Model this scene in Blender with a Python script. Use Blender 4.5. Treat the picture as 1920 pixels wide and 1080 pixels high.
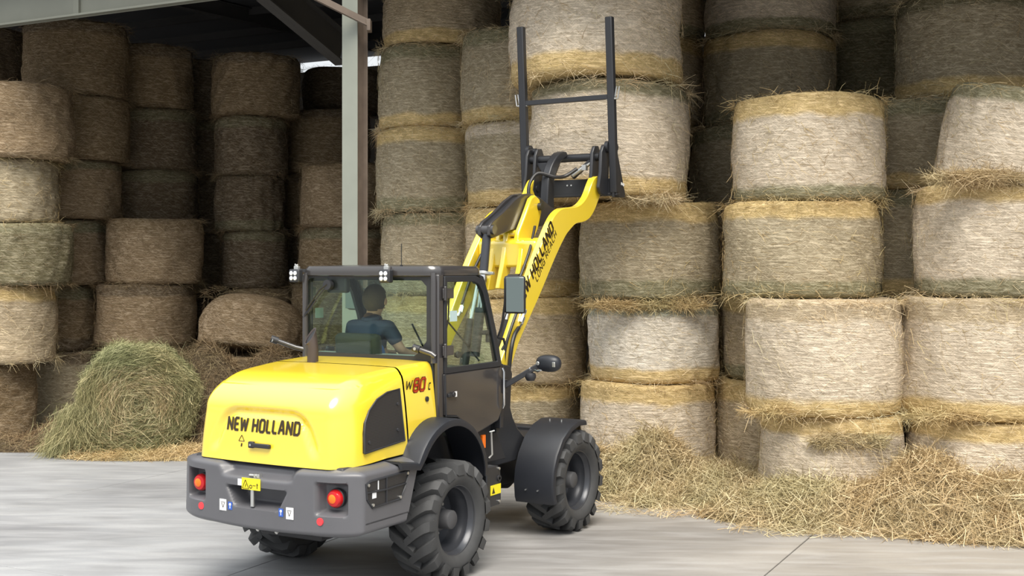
import bpy, bmesh, math, random
import numpy as np
from mathutils import Vector, Matrix

for _o in list(bpy.data.objects):
    bpy.data.objects.remove(_o, do_unlink=True)
SC = bpy.context.scene
COL = SC.collection

# ------------------------------------------------------------------ camera
FPX, HORIZON, CAMZ = 2270.0, 500.0, 2.585        # focal length in px of a 1920 px wide frame
cam_data = bpy.data.cameras.new('camera')
cam_data.sensor_width = 36.0
cam_data.lens = 36.0 * FPX / 1920.0
cam_data.shift_y = -(540.0 - HORIZON) / 1920.0
cam_data.clip_end = 500
cam = bpy.data.objects.new('camera', cam_data)
COL.objects.link(cam)
cam.location = (0, 0, CAMZ)
cam.rotation_euler = (math.radians(90), 0, 0)
SC.camera = cam

# ------------------------------------------------------------------ sky: even overcast
world = bpy.data.worlds.new('overcast_sky')
SC.world = world
world.use_nodes = True
bgn = world.node_tree.nodes['Background']
bgn.inputs['Color'].default_value = (0.93, 0.97, 1.0, 1)
bgn.inputs['Strength'].default_value = 1.3
# standard overcast sky: zenith three times as bright as the horizon
_wn, _wl = world.node_tree.nodes, world.node_tree.links
_tc = _wn.new('ShaderNodeTexCoord'); _sp = _wn.new('ShaderNodeSeparateXYZ'); _wl.new(_tc.outputs['Generated'], _sp.inputs[0])
_mr = _wn.new('ShaderNodeMapRange'); _mr.inputs['From Min'].default_value = 0; _mr.inputs['From Max'].default_value = 1
_mr.inputs['To Min'].default_value = 1 / 3; _mr.inputs['To Max'].default_value = 1.0; _wl.new(_sp.outputs[2], _mr.inputs['Value'])
_cm = _wn.new('ShaderNodeVectorMath'); _cm.operation = 'SCALE'; _cm.inputs[0].default_value = (0.93, 0.97, 1.0)
_wl.new(_mr.outputs[0], _cm.inputs['Scale']); _wl.new(_cm.outputs[0], bgn.inputs['Color'])
sun_data = bpy.data.lights.new('sun', 'SUN')
sun_data.energy = 3.1
sun_data.angle = math.radians(38)
sun_data.color = (1.0, 0.93, 0.82)
sun = bpy.data.objects.new('sun', sun_data)
COL.objects.link(sun)
sun.location = (4, -6, 12)
_d = Vector((-0.06, 0.52, -0.85)).normalized()      # direction the light travels
sun.rotation_euler = _d.to_track_quat('-Z', 'Y').to_euler()

vs = SC.view_settings
vs.view_transform = 'Standard'
vs.look = 'None'
vs.gamma = 1.0
vs.use_curve_mapping = False
vs.exposure = 0.72

# ------------------------------------------------------------------ helpers
def at(x, y, Y):
    """photo pixel at a known distance -> point in the place"""
    return Vector(((x - 960.0) / FPX * Y, Y, CAMZ + (HORIZON - y) / FPX * Y))

def tag(o, label=None, cat=None, group=None, kind=None):
    if label: o['label'] = label
    if cat: o['category'] = cat
    if group: o['group'] = group
    if kind: o['kind'] = kind
    return o

def link(name, me, mat, parent=None):
    o = bpy.data.objects.new(name, me)
    COL.objects.link(o)
    if mat is not None and len(me.materials) == 0:
        me.materials.append(mat)
    if parent is not None:
        o.parent = parent
    return o

def empty(name, loc=(0, 0, 0), rz=0.0):
    o = bpy.data.objects.new(name, None)
    o.empty_display_size = 0.2
    COL.objects.link(o)
    o.location = loc
    o.rotation_euler = (0, 0, rz)
    return o

class MB:
    """collects simple solids, then builds ONE mesh object"""
    def __init__(s):
        s.v = []; s.f = []
    def add(s, vs_, fs):
        n = len(s.v)
        s.v += [tuple(p) for p in vs_]
        s.f += [tuple(i + n for i in q) for q in fs]
        return s
    def box(s, c, d, rot=None):
        c = Vector(c)
        P = []
        for sx in (-.5, .5):
            for sy in (-.5, .5):
                for sz in (-.5, .5):
                    p = Vector((sx * d[0], sy * d[1], sz * d[2]))
                    if rot is not None: p = rot @ p
                    P.append(c + p)
        return s.add(P, [(0, 1, 3, 2), (4, 6, 7, 5), (0, 4, 5, 1), (2, 3, 7, 6), (0, 2, 6, 4), (1, 5, 7, 3)])
    def bar(s, a, b, w, h, up=(0, 0, 1)):
        """rectangular bar from a to b"""
        a = Vector(a); b = Vector(b); d = (b - a).normalized()
        u = Vector(up)
        if abs(d.dot(u)) > .98: u = Vector((0, 1, 0))
        r = d.cross(u).normalized(); u = r.cross(d).normalized()
        P = []
        for q in (a, b):
            for sx, sy in ((-1, -1), (1, -1), (1, 1), (-1, 1)):
                P.append(q + r * (sx * w / 2) + u * (sy * h / 2))
        return s.add(P, [(3, 2, 1, 0), (4, 5, 6, 7), (0, 1, 5, 4), (1, 2, 6, 5), (2, 3, 7, 6), (3, 0, 4, 7)])
    def tube(s, pts, rad, n=10, caps=True):
        pts = [Vector(p) for p in pts]
        rads = rad if isinstance(rad, (list, tuple)) else [rad] * len(pts)
        rings = []; ref = None
        for i, p in enumerate(pts):
            t = (pts[min(i + 1, len(pts) - 1)] - pts[max(i - 1, 0)]).normalized()
            if ref is None:
                ref = Vector((0, 0, 1)) if abs(t.z) < .9 else Vector((1, 0, 0))
            a = (ref - t * ref.dot(t)).normalized(); ref = a
            b = t.cross(a)
            rings.append([p + (a * math.cos(k * 2 * math.pi / n) + b * math.sin(k * 2 * math.pi / n)) * rads[i] for k in range(n)])
        V = [q for r in rings for q in r]; Fc = []
        for i in range(len(rings) - 1):
            for k in range(n):
                k2 = (k + 1) % n
                Fc.append((i * n + k, i * n + k2, (i + 1) * n + k2, (i + 1) * n + k))
        if caps:
            Fc.append(tuple(range(n - 1, -1, -1)))
            Fc.append(tuple(len(V) - n + k for k in range(n)))
        return s.add(V, Fc)
    def cyl(s, a, b, r, n=20, r2=None):
        return s.tube([a, b], [r, r if r2 is None else r2], n)
    def prism(s, poly, a, b, fn):
        """polygon of 2D points; fn(p, q, t) -> 3D; t = a and b are the two faces"""
        n = len(poly)
        V = [fn(p, q, a) for p, q in poly] + [fn(p, q, b) for p, q in poly]
        Fc = [tuple(range(n)), tuple(range(2 * n - 1, n - 1, -1))]
        for i in range(n):
            j = (i + 1) % n
            Fc.append((i, i + n, j + n, j))
        return s.add(V, Fc)
    def side(s, poly, v0, v1):
        """polygon in (u, w) of the machine, thick in v"""
        return s.prism(poly, v0, v1, lambda p, q, t: (t, p, q))
    def lathe(s, prof, n=40, axis='x', c=(0, 0, 0)):
        """prof: (radius, along) closed profile revolved about axis through c"""
        m = len(prof); V = []; Fc = []
        for k in range(n):
            a = 2 * math.pi * k / n
            for r, t in prof:
                if axis == 'x': V.append((c[0] + t, c[1] + r * math.cos(a), c[2] + r * math.sin(a)))
                elif axis == 'y': V.append((c[0] + r * math.cos(a), c[1] + t, c[2] + r * math.sin(a)))
                else: V.append((c[0] + r * math.cos(a), c[1] + r * math.sin(a), c[2] + t))
        for k in range(n):
            k2 = (k + 1) % n
            for i in range(m - 1):
                Fc.append((k * m + i, k2 * m + i, k2 * m + i + 1, k * m + i + 1))
        return s.add(V, Fc)
    def build(s, name, mat, parent=None, smooth=False, bevel=0.0, segs=2, angle=35, weld=False):
        me = bpy.data.meshes.new(name)
        me.from_pydata(s.v, [], s.f)
        bm = bmesh.new(); bm.from_mesh(me)
        if weld: bmesh.ops.remove_doubles(bm, verts=bm.verts, dist=1e-4)
        bmesh.ops.recalc_face_normals(bm, faces=bm.faces)
        bm.to_mesh(me); bm.free()
        o = link(name, me, mat, parent)
        if smooth: shade(me, angle)
        if bevel > 0:
            md = o.modifiers.new('bevel', 'BEVEL')
            md.width = bevel; md.segments = segs; md.limit_method = 'ANGLE'; md.angle_limit = math.radians(40)
            shade(me, angle)
        return o

def shade(me, angle=35):
    """smooth shading with sharp edges above the angle"""
    me.polygons.foreach_set('use_smooth', np.ones(len(me.polygons), bool))
    bm = bmesh.new(); bm.from_mesh(me)
    lim = math.radians(angle)
    for e in bm.edges:
        if len(e.link_faces) == 2 and e.calc_face_angle(0) > lim: e.smooth = False
    bm.to_mesh(me); bm.free()

def np_mesh(name, V, Q):
    """mesh from numpy verts and an (n,k) face array"""
    me = bpy.data.meshes.new(name)
    k = Q.shape[1]
    me.vertices.add(len(V)); me.vertices.foreach_set('co', np.asarray(V, np.float32).ravel())
    me.loops.add(Q.size); me.loops.foreach_set('vertex_index', Q.astype(np.int32).ravel())
    me.polygons.add(len(Q))
    me.polygons.foreach_set('loop_start', np.arange(0, Q.size, k, dtype=np.int32))
    me.polygons.foreach_set('loop_total', np.full(len(Q), k, np.int32))
    me.update(calc_edges=True); me.validate()
    return me

# ------------------------------------------------------------------ materials
def mat_new(name):
    m = bpy.data.materials.new(name); m.use_nodes = True
    nt = m.node_tree
    return m, nt, nt.nodes, nt.links, nt.nodes['Principled BSDF']

def simple(name, col, rough=.5, metal=0.0, coat=0.0, spec=.5, var=0.0, vscale=6.0, bump=0.0, bscale=60.0, emit=None, crough=.08):
    m, nt, N, L, P = mat_new(name)
    P.inputs['Base Color'].default_value = (*col, 1)
    P.inputs['Roughness'].default_value = rough
    P.inputs['Metallic'].default_value = metal
    P.inputs['Coat Weight'].default_value = coat
    P.inputs['Coat Roughness'].default_value = crough
    P.inputs['Coat IOR'].default_value = 2.0
    P.inputs['Specular IOR Level'].default_value = spec
    tc = N.new('ShaderNodeTexCoord')
    if var > 0:
        nz = N.new('ShaderNodeTexNoise'); nz.inputs['Scale'].default_value = vscale; nz.inputs['Detail'].default_value = 5
        L.new(tc.outputs['Object'], nz.inputs['Vector'])
        mx = N.new('ShaderNodeMix'); mx.data_type = 'RGBA'
        mx.inputs[6].default_value = (*[c * (1 - var) for c in col], 1)
        mx.inputs[7].default_value = (*[min(1, c * (1 + var)) for c in col], 1)
        L.new(nz.outputs['Fac'], mx.inputs[0]); L.new(mx.outputs[2], P.inputs['Base Color'])
    if bump > 0:
        nb = N.new('ShaderNodeTexNoise'); nb.inputs['Scale'].default_value = bscale; nb.inputs['Detail'].default_value = 4
        L.new(tc.outputs['Object'], nb.inputs['Vector'])
        b = N.new('ShaderNodeBump'); b.inputs['Strength'].default_value = bump; b.inputs['Distance'].default_value = .005
        L.new(nb.outputs['Fac'], b.inputs['Height']); L.new(b.outputs['Normal'], P.inputs['Normal'])
    if emit:
        P.inputs['Emission Color'].default_value = (*col, 1); P.inputs['Emission Strength'].default_value = emit
    return m

M = {}
M['yellow'] = simple('yellow_paint', (.88, .65, .035), .32, coat=1.0, var=.03, crough=.15)
M['grey_plastic'] = simple('grey_counterweight', (.10, .10, .11), .36, var=.08, bump=.08, bscale=220)
M['black_plastic'] = simple('black_plastic', (.022, .023, .027), .48, var=.12, bump=.05, bscale=200)
M['fender'] = simple('fender_black', (.017, .019, .025), .42, var=.1)
M['cab_paint'] = simple('cab_grey_brown', (.042, .039, .040), .28, coat=.3, var=.04)
M['black_metal'] = simple('black_metal', (.023, .024, .028), .38, var=.12)
M['dark_frame'] = simple('dark_frame', (.02, .02, .023), .6, var=.2)
M['rubber'] = simple('tyre_rubber', (.046, .047, .049), .68, var=.22, vscale=14, bump=.1, bscale=90)
M['hose'] = simple('hose_rubber', (.014, .014, .016), .45)
M['rim'] = simple('rim_grey', (.05, .053, .062), .28, metal=.3, var=.06)
M['hub'] = simple('hub_dark', (.075, .075, .08), .6)
M['chrome'] = simple('chrome', (.75, .76, .78), .14, metal=1.0)
M['steel'] = simple('zinc_steel', (.62, .62, .60), .35, metal=.9)
M['red_lens'] = simple('red_lens', (.50, .012, .015), .15)
M['orange_lens'] = simple('orange_lens', (.85, .17, .01), .2)
M['reflector'] = simple('red_reflector', (.78, .05, .06), .35)
M['white'] = simple('white_print', (.78, .78, .78), .5)
M['blue'] = simple('blue_print', (.03, .10, .45), .5)
M['ink'] = simple('dark_print', (.035, .022, .008), .5)
M['redink'] = simple('red_print', (.50, .045, .01), .4)
M['sticker'] = simple('yellow_sticker', (.82, .70, .02), .45)
M['led'] = simple('lamp_lens', (.80, .82, .85), .2, coat=.5)
M['interior'] = simple('cab_interior', (.045, .05, .045), .7, var=.1)
M['seat'] = simple('seat_fabric', (.03, .035, .03), .85, var=.15, bump=.2, bscale=180)
M['skin'] = simple('skin', (.50, .29, .19), .55)
M['hair'] = simple('dark_hair', (.055, .035, .018), .7, var=.3, vscale=90, bump=.4, bscale=160)
M['navy'] = simple('navy_cotton', (.028, .045, .085), .85, var=.12, vscale=20)
M['royal'] = simple('royal_cotton', (.02, .10, .35), .85)
M['trouser'] = simple('dark_trousers', (.03, .03, .035), .85)
M['galv'] = simple('painted_steel_column', (.25, .265, .225), .55, var=.12, vscale=4, bump=.05)
M['fascia'] = simple('dimmed_roof_beam', (.17, .175, .145), .6, var=.12, vscale=3)  # column paint darkened: the beam's dimmer light is put into its colour
M['rust'] = simple('rusty_steel', (.15, .115, .09), .65, var=.35, vscale=7, bump=.1)
M['dark_steel'] = simple('dark_roof_steel', (.045, .043, .042), .7, var=.15)
M['roof'] = simple('roof_sheet', (.055, .055, .06), .7, var=.12, vscale=2)
M['wall'] = simple('barn_wall', (.16, .14, .12), .85, var=.2, vscale=1.5)

def glass_mat(name, tint, gloss=.9):
    m, nt, N, L, P = mat_new(name)
    N.remove(P)
    out = N['Material Output']
    tr = N.new('ShaderNodeBsdfTransparent'); tr.inputs['Color'].default_value = (*tint, 1)
    gl = N.new('ShaderNodeBsdfGlossy'); gl.inputs['Roughness'].default_value = .015
    gl.inputs['Color'].default_value = (gloss, gloss, gloss, 1)
    lw = N.new('ShaderNodeLayerWeight')
    pw = N.new('ShaderNodeMath'); pw.operation = 'POWER'; pw.inputs[1].default_value = 4.0; L.new(lw.outputs['Facing'], pw.inputs[0])
    fr = N.new('ShaderNodeMath'); fr.operation = 'MULTIPLY_ADD'; fr.inputs[1].default_value = .75; fr.inputs[2].default_value = .03; L.new(pw.outputs[0], fr.inputs[0])
    mx = N.new('ShaderNodeMixShader')
    L.new(fr.outputs[0], mx.inputs[0]); L.new(tr.outputs[0], mx.inputs[1]); L.new(gl.outputs[0], mx.inputs[2])
    L.new(mx.outputs[0], out.inputs['Surface'])
    return m
M['glass'] = glass_mat('green_tinted_glass', (.885, .95, .905))
M['mirror'] = simple('mirror_glass', (.30, .35, .33), .03, metal=1.0)  # dark green reflection of missing surroundings is put into the tint

def grille_mat():
    m, nt, N, L, P = mat_new('perforated_grille')
    tc = N.new('ShaderNodeTexCoord')
    sp = N.new('ShaderNodeSeparateXYZ'); cb = N.new('ShaderNodeCombineXYZ')
    L.new(tc.outputs['Object'], sp.inputs[0]); L.new(sp.outputs[1], cb.inputs[0]); L.new(sp.outputs[2], cb.inputs[1])
    v = N.new('ShaderNodeTexVoronoi'); v.inputs['Scale'].default_value = 85; v.inputs['Randomness'].default_value = 0.0; v.voronoi_dimensions = '2D'
    L.new(cb.outputs[0], v.inputs['Vector'])
    r = N.new('ShaderNodeValToRGB')
    r.color_ramp.elements[0].position = .25; r.color_ramp.elements[0].color = (.004, .004, .004, 1)
    r.color_ramp.elements[1].position = .5; r.color_ramp.elements[1].color = (.04, .038, .04, 1)
    L.new(v.outputs['Distance'], r.inputs[0]); L.new(r.outputs[0], P.inputs['Base Color'])
    P.inputs['Roughness'].default_value = .45
    return m
M['grille'] = grille_mat()

def straw_mat(name, c0, c1, c2):
    m, nt, N, L, P = mat_new(name)
    g = N.new('ShaderNodeNewGeometry')
    r = N.new('ShaderNodeValToRGB')
    e = r.color_ramp.elements
    e[0].color = (*c0, 1); e[1].color = (*c2, 1)
    k = e.new(.5); k.color = (*c1, 1)
    L.new(g.outputs['Random Per Island'], r.inputs[0])
    nz = N.new('ShaderNodeTexNoise'); nz.inputs['Scale'].default_value = 1.3; nz.inputs['Detail'].default_value = 2
    L.new(g.outputs['Position'], nz.inputs['Vector'])
    tr = N.new('ShaderNodeValToRGB'); te = tr.color_ramp.elements
    te[0].position = .36; te[0].color = (.90, .94, .87, 1); te[1].position = .64; te[1].color = (1.04, .96, .88, 1)
    tm = te.new(.5); tm.color = (1.0, .98, .92, 1)
    L.new(nz.outputs['Fac'], tr.inputs[0])
    mx = N.new('ShaderNodeMix'); mx.data_type = 'RGBA'; mx.blend_type = 'MULTIPLY'; mx.inputs[0].default_value = 1.0
    L.new(r.outputs[0], mx.inputs[6]); L.new(tr.outputs[0], mx.inputs[7]); L.new(mx.outputs[2], P.inputs['Base Color'])
    P.inputs['Roughness'].default_value = .6
    P.inputs['Specular IOR Level'].default_value = .3
    return m
M['straw'] = straw_mat('straw_golden', (.27, .19, .085), (.50, .38, .19), (.72, .59, .36))
M['straw_pale'] = straw_mat('straw_pale', (.34, .25, .14), (.55, .44, .27), (.76, .66, .47))
M['straw_green'] = straw_mat('hay_green', (.13, .14, .065), (.26, .26, .13), (.50, .47, .28))
M['straw_brown'] = straw_mat('hay_brown', (.085, .055, .03), (.19, .135, .075), (.36, .28, .17))
M['straw_mix'] = straw_mat('hay_mixed', (.25, .19, .10), (.48, .385, .22), (.72, .62, .42))

def obj_attr(N, name):
    a = N.new('ShaderNodeAttribute'); a.attribute_type = 'OBJECT'; a.attribute_name = name
    return a

def fibre(N, L, vec, rot, sx, sy, lo, hi, detail=3):
    mp = N.new('ShaderNodeMapping'); mp.inputs['Rotation'].default_value = (0, 0, rot); mp.inputs['Scale'].default_value = (sx, sy, 1)
    nz = N.new('ShaderNodeTexNoise'); nz.inputs['Scale'].default_value = 1; nz.inputs['Detail'].default_value = detail
    nz.inputs['Distortion'].default_value = .6
    # rotate first, then stretch
    mr = N.new('ShaderNodeMapping'); mr.inputs['Rotation'].default_value = (0, 0, rot)
    mp.inputs['Rotation'].default_value = (0, 0, 0)
    L.new(vec, mr.inputs['Vector']); L.new(mr.outputs[0], mp.inputs['Vector']); L.new(mp.outputs[0], nz.inputs['Vector'])
    r = N.new('ShaderNodeMapRange'); r.inputs['From Min'].default_value = lo; r.inputs['From Max'].default_value = hi
    L.new(nz.outputs['Fac'], r.inputs['Value'])
    return r.outputs[0]

def mixc(N, L, fac, a, b, mode='MIX'):
    mx = N.new('ShaderNodeMix'); mx.data_type = 'RGBA'; mx.blend_type = mode
    for sock, val in ((0, fac), (6, a), (7, b)):
        if hasattr(val, 'is_output') or hasattr(val, 'links'): L.new(val, mx.inputs[sock])
        elif sock == 0: mx.inputs[0].default_value = val
        else: mx.inputs[sock].default_value = (*val, 1)
    return mx.outputs[2]

def math_n(N, L, op, a, b=None, c=None):
    n = N.new('ShaderNodeMath'); n.operation = op
    for i, x in enumerate((a, b, c)):
        if x is None: continue
        if hasattr(x, 'links'): L.new(x, n.inputs[i])
        else: n.inputs[i].default_value = x
    return n.outputs[0]

def bale_mat():
    m, nt, N, L, P = mat_new('net_wrapped_hay')
    uv = N.new('ShaderNodeUVMap'); uv.uv_map = 'arc'
    un = N.new('ShaderNodeUVMap'); un.uv_map = 'unit'
    oi = N.new('ShaderNodeObjectInfo')
    off = N.new('ShaderNodeVectorMath'); off.operation = 'MULTIPLY_ADD'
    cmb = N.new('ShaderNodeCombineXYZ')
    L.new(oi.outputs['Random'], cmb.inputs[0]); L.new(oi.outputs['Random'], cmb.inputs[1]); L.new(oi.outputs['Random'], cmb.inputs[2])
    L.new(cmb.outputs[0], off.inputs[0]); off.inputs[1].default_value = (37, 19, 53); L.new(uv.outputs[0], off.inputs[2])
    vec = off.outputs[0]
    sep = N.new('ShaderNodeSeparateXYZ'); L.new(un.outputs[0], sep.inputs[0])
    h = sep.outputs[1]
    blot = fibre(N, L, vec, 0, 1.6, 2.6, .3, .7, 4)
    wob = fibre(N, L, vec, 0, 2.5, 3.0, 0, 1, 3)
    lines = fibre(N, L, vec, .008, 5.5, 38, .38, .60, 3)
    ridge = fibre(N, L, vec, -.006, 8, 48, .53, .66, 3)
    lines2 = fibre(N, L, vec, .05, 5, 130, .35, .65, 2)
    f1 = fibre(N, L, vec, .62, 9, 120, .56, .70, 2)
    f2 = fibre(N, L, vec, -.75, 10, 130, .57, .72, 2)
    f3 = fibre(N, L, vec, 1.45, 10, 110, .59, .74, 2)
    f4 = fibre(N, L, vec, .2, 8, 115, .57, .70, 2)
    spots = fibre(N, L, vec, 0, 10, 16, .63, .72, 2)
    wz = math_n(N, L, 'MULTIPLY_ADD', wob, .12, -.06)
    hh = math_n(N, L, 'ADD', h, wz)
    core = obj_attr(N, 'core'); top = obj_attr(N, 'band_top'); bot = obj_attr(N, 'band_bottom')
    wt = obj_attr(N, 'width_top'); wb = obj_attr(N, 'width_bottom')
    d_t = math_n(N, L, 'SUBTRACT', 1.0, hh)
    mt = N.new('ShaderNodeMapRange'); mt.interpolation_type = 'SMOOTHSTEP'
    mt.inputs['From Min'].default_value = .035; mt.inputs['From Max'].default_value = -.035; mt.inputs['To Max'].default_value = .95
    L.new(math_n(N, L, 'SUBTRACT', d_t, wt.outputs['Fac']), mt.inputs['Value'])
    mb = N.new('ShaderNodeMapRange'); mb.interpolation_type = 'SMOOTHSTEP'
    mb.inputs['From Min'].default_value = .035; mb.inputs['From Max'].default_value = -.035; mb.inputs['To Max'].default_value = .95
    L.new(math_n(N, L, 'SUBTRACT', hh, wb.outputs['Fac']), mb.inputs['Value'])
    c = mixc(N, L, mt.outputs[0], core.outputs['Color'], top.outputs['Color'])
    c = mixc(N, L, mb.outputs[0], c, bot.outputs['Color'])
    # blotches, net rows, straw ends
    dk = mixc(N, L, 1.0, c, (.42, .37, .29), 'MULTIPLY')
    lt = mixc(N, L, .22, mixc(N, L, 1.0, c, (1.45, 1.42, 1.40), 'MULTIPLY'), (.85, .77, .62))
    c = mixc(N, L, math_n(N, L, 'MULTIPLY', blot, .35), c, mixc(N, L, 1.0, c, (.72, .70, .62), 'MULTIPLY'))
    c = mixc(N, L, math_n(N, L, 'MULTIPLY_ADD', lines, -.38, .38), c, dk)
    c = mixc(N, L, math_n(N, L, 'MULTIPLY_ADD', lines2, -.30, .30), c, dk)
    for fb, k in ((f1, .8), (f2, .75), (f4, .7)):
        c = mixc(N, L, math_n(N, L, 'MULTIPLY', fb, k), c, lt)
    c = mixc(N, L, math_n(N, L, 'MULTIPLY', ridge, .75), c, lt)
    c = mixc(N, L, math_n(N, L, 'MULTIPLY', f3, .4), c, dk)
    c = mixc(N, L, math_n(N, L, 'MULTIPLY', spots, .5), c, dk)
    L.new(c, P.inputs['Base Color'])
    P.inputs['Roughness'].default_value = .8
    P.inputs['Specular IOR Level'].default_value = .2
    s = math_n(N, L, 'ADD', math_n(N, L, 'MULTIPLY', lines, .9), math_n(N, L, 'MULTIPLY', lines2, .4))
    for fb in (f1, f2, f3, f4): s = math_n(N, L, 'ADD', s, math_n(N, L, 'MULTIPLY', fb, .45))
    b = N.new('ShaderNodeBump'); b.inputs['Strength'].default_value = .55; b.inputs['Distance'].default_value = .012
    L.new(s, b.inputs['Height']); L.new(b.outputs['Normal'], P.inputs['Normal'])
    return m
M['bale'] = bale_mat()

def hay_mat(name, c0, c1):
    m, nt, N, L, P = mat_new(name)
    tc = N.new('ShaderNodeTexCoord'); vec = tc.outputs['Object']
    a = fibre(N, L, vec, .3, 14, 60, .35, .65, 4); b = fibre(N, L, vec, -.9, 16, 70, .35, .65, 4)
    s = math_n(N, L, 'MULTIPLY', math_n(N, L, 'ADD', a, b), .5)
    L.new(mixc(N, L, s, c0, c1), P.inputs['Base Color'])
    P.inputs['Roughness'].default_value = .9
    bp = N.new('ShaderNodeBump'); bp.inputs['Strength'].default_value = .8; bp.inputs['Distance'].default_value = .03
    L.new(s, bp.inputs['Height']); L.new(bp.outputs['Normal'], P.inputs['Normal'])
    return m
M['hay'] = hay_mat('loose_hay', (.11, .08, .035), (.36, .28, .15))
M['hay_green'] = hay_mat('loose_green_hay', (.055, .06, .028), (.22, .215, .11))
M['hay_brown'] = hay_mat('loose_brown_hay', (.045, .03, .016), (.16, .115, .065))

def concrete_mat():
    m, nt, N, L, P = mat_new('worn_concrete')
    g = N.new('ShaderNodeNewGeometry'); vec = g.outputs['Position']
    big = fibre(N, L, vec, 0, .35, .7, .38, .66, 5)
    mid = fibre(N, L, vec, .1, 1.3, 3.4, .4, .68, 6)
    streak = fibre(N, L, vec, .03, 1.1, 6.5, .42, .72, 5)
    fine = fibre(N, L, vec, 0, 30, 45, .3, .7, 4)
    warm = fibre(N, L, vec, 0, .22, .3, .35, .65, 3)
    sx = N.new('ShaderNodeSeparateXYZ'); L.new(vec, sx.inputs[0])
    dust = N.new('ShaderNodeMapRange'); dust.inputs['From Min'].default_value = -2.5; dust.inputs['From Max'].default_value = 3.0
    L.new(sx.outputs[0], dust.inputs['Value'])
    c = mixc(N, L, dust.outputs[0], (.325, .332, .345), (.335, .308, .274))      # hay dust trodden in near the stacks
    c = mixc(N, L, math_n(N, L, 'MULTIPLY', big, .8), c, mixc(N, L, 1.0, c, (.58, .58, .59), 'MULTIPLY'))
    c = mixc(N, L, math_n(N, L, 'MULTIPLY', mid, .6), c, mixc(N, L, 1.0, c, (.72, .71, .70), 'MULTIPLY'))
    c = mixc(N, L, math_n(N, L, 'MULTIPLY', streak, .3), c, (.52, .52, .52))
    c = mixc(N, L, math_n(N, L, 'MULTIPLY', fine, .15), c, (.2, .2, .2))
    L.new(c, P.inputs['Base Color'])
    P.inputs['Roughness'].default_value = .62
    P.inputs['Specular IOR Level'].default_value = .35
    bp = N.new('ShaderNodeBump'); bp.inputs['Strength'].default_value = .15; bp.inputs['Distance'].default_value = .01
    L.new(mid, bp.inputs['Height']); L.new(bp.outputs['Normal'], P.inputs['Normal'])
    return m
M['concrete'] = concrete_mat()
M['joint'] = simple('joint_dark', (.07, .065, .06), .9)

# ------------------------------------------------------------------ the setting: open-fronted barn
BARN = math.radians(27)
AX = Vector((math.cos(BARN), -math.sin(BARN), 0))      # along the open front, to the right
NX = Vector((math.sin(BARN), math.cos(BARN), 0))       # into the barn
C0 = Vector((-1.89, 14.57, 0))                         # foot of the steel column in view
def barn(s, d, z): return C0 + AX * s + NX * d + Vector((0, 0, z))
BROT = Matrix.Rotation(-BARN, 3, 'Z')

m = MB(); m.box(barn(0, -6, -.06), (70, 60, .08), BROT)
floor = m.build('floor', M['joint']); tag(floor, kind='structure')
SL = 4.0
proto = None
for i in range(-5, 6):
    for j in range(-5, 4):
        # long joints seen in the photo run into the barn
        s0 = 1.58 + i * SL
        d0 = j * 5.2 + .4
        if proto is None:
            mm = MB(); mm.box((0, 0, -.02), (SL - .012, 5.2 - .012, .04))
            proto = mm.build('concrete_slab', M['concrete'], floor, bevel=.004, segs=1); o = proto
        else:
            o = bpy.data.objects.new('concrete_slab', proto.data); COL.objects.link(o); o.parent = floor
            md = o.modifiers.new('bevel', 'BEVEL'); md.width = .004; md.segments = 1
        o.location = barn(s0 + SL / 2, d0 - 2.6, 0)
        o.rotation_euler = (0, 0, -BARN)

ROOFZ = 7.12
def rz(d): return ROOFZ + .036 * d
m = MB(); m.prism([(-.7, rz(-.7)), (11.85, rz(11.85)), (11.85, rz(11.85) + .1), (-.7, rz(-.7) + .1)], -18, 18, lambda p, q, t: barn(t, p, q))
ceiling = m.build('ceiling', M['roof']); tag(ceiling, kind='structure')
for k in range(1, 6):
    m = MB(); m.bar(barn(-17.7, k * 1.8, rz(k * 1.8) - .075), barn(17.7, k * 1.8, rz(k * 1.8) - .075), .08, .14)
    m.build('purlin', M['dark_steel'], ceiling)
for s in (-12, -6, 6.0, 12):
    m = MB()
    for off, w_, h_ in ((.28, .16, .01), (.03, .16, .01), (.155, .012, .26)):
        m.bar(barn(s, .2, rz(.2) - off), barn(s, 11.7, rz(11.7) - off), w_, h_)
    m.build('rafter', M['dark_steel'], ceiling)
m = MB(); m.box(barn(0, 11.75, 3.64), (36, .2, 7.28), BROT)
tag(m.build('wall_back', M['wall']), kind='structure')
m = MB(); m.box(barn(-17.9, 5.9, 3.45), (.2, 12.2, 6.9), BROT)
tag(m.build('wall_left', M['wall']), kind='structure')
m = MB(); m.box(barn(17.9, 5.9, 3.45), (.2, 12.2, 6.9), BROT)
tag(m.build('wall_right', M['wall']), kind='structure')
# the front beam (a pale channel with plates) over the opening
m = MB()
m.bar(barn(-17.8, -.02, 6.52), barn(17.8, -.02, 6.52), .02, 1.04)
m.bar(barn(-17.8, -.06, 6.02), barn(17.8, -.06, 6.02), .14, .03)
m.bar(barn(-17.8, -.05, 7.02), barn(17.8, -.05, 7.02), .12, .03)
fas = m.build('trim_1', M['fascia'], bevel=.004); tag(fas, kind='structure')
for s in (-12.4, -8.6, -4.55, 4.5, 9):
    m = MB(); m.bar(barn(s, -.05, 6.05), barn(s, -.05, 7.0), .1, .03, up=NX); m.build('splice_plate', M['fascia'], fas)

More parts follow.
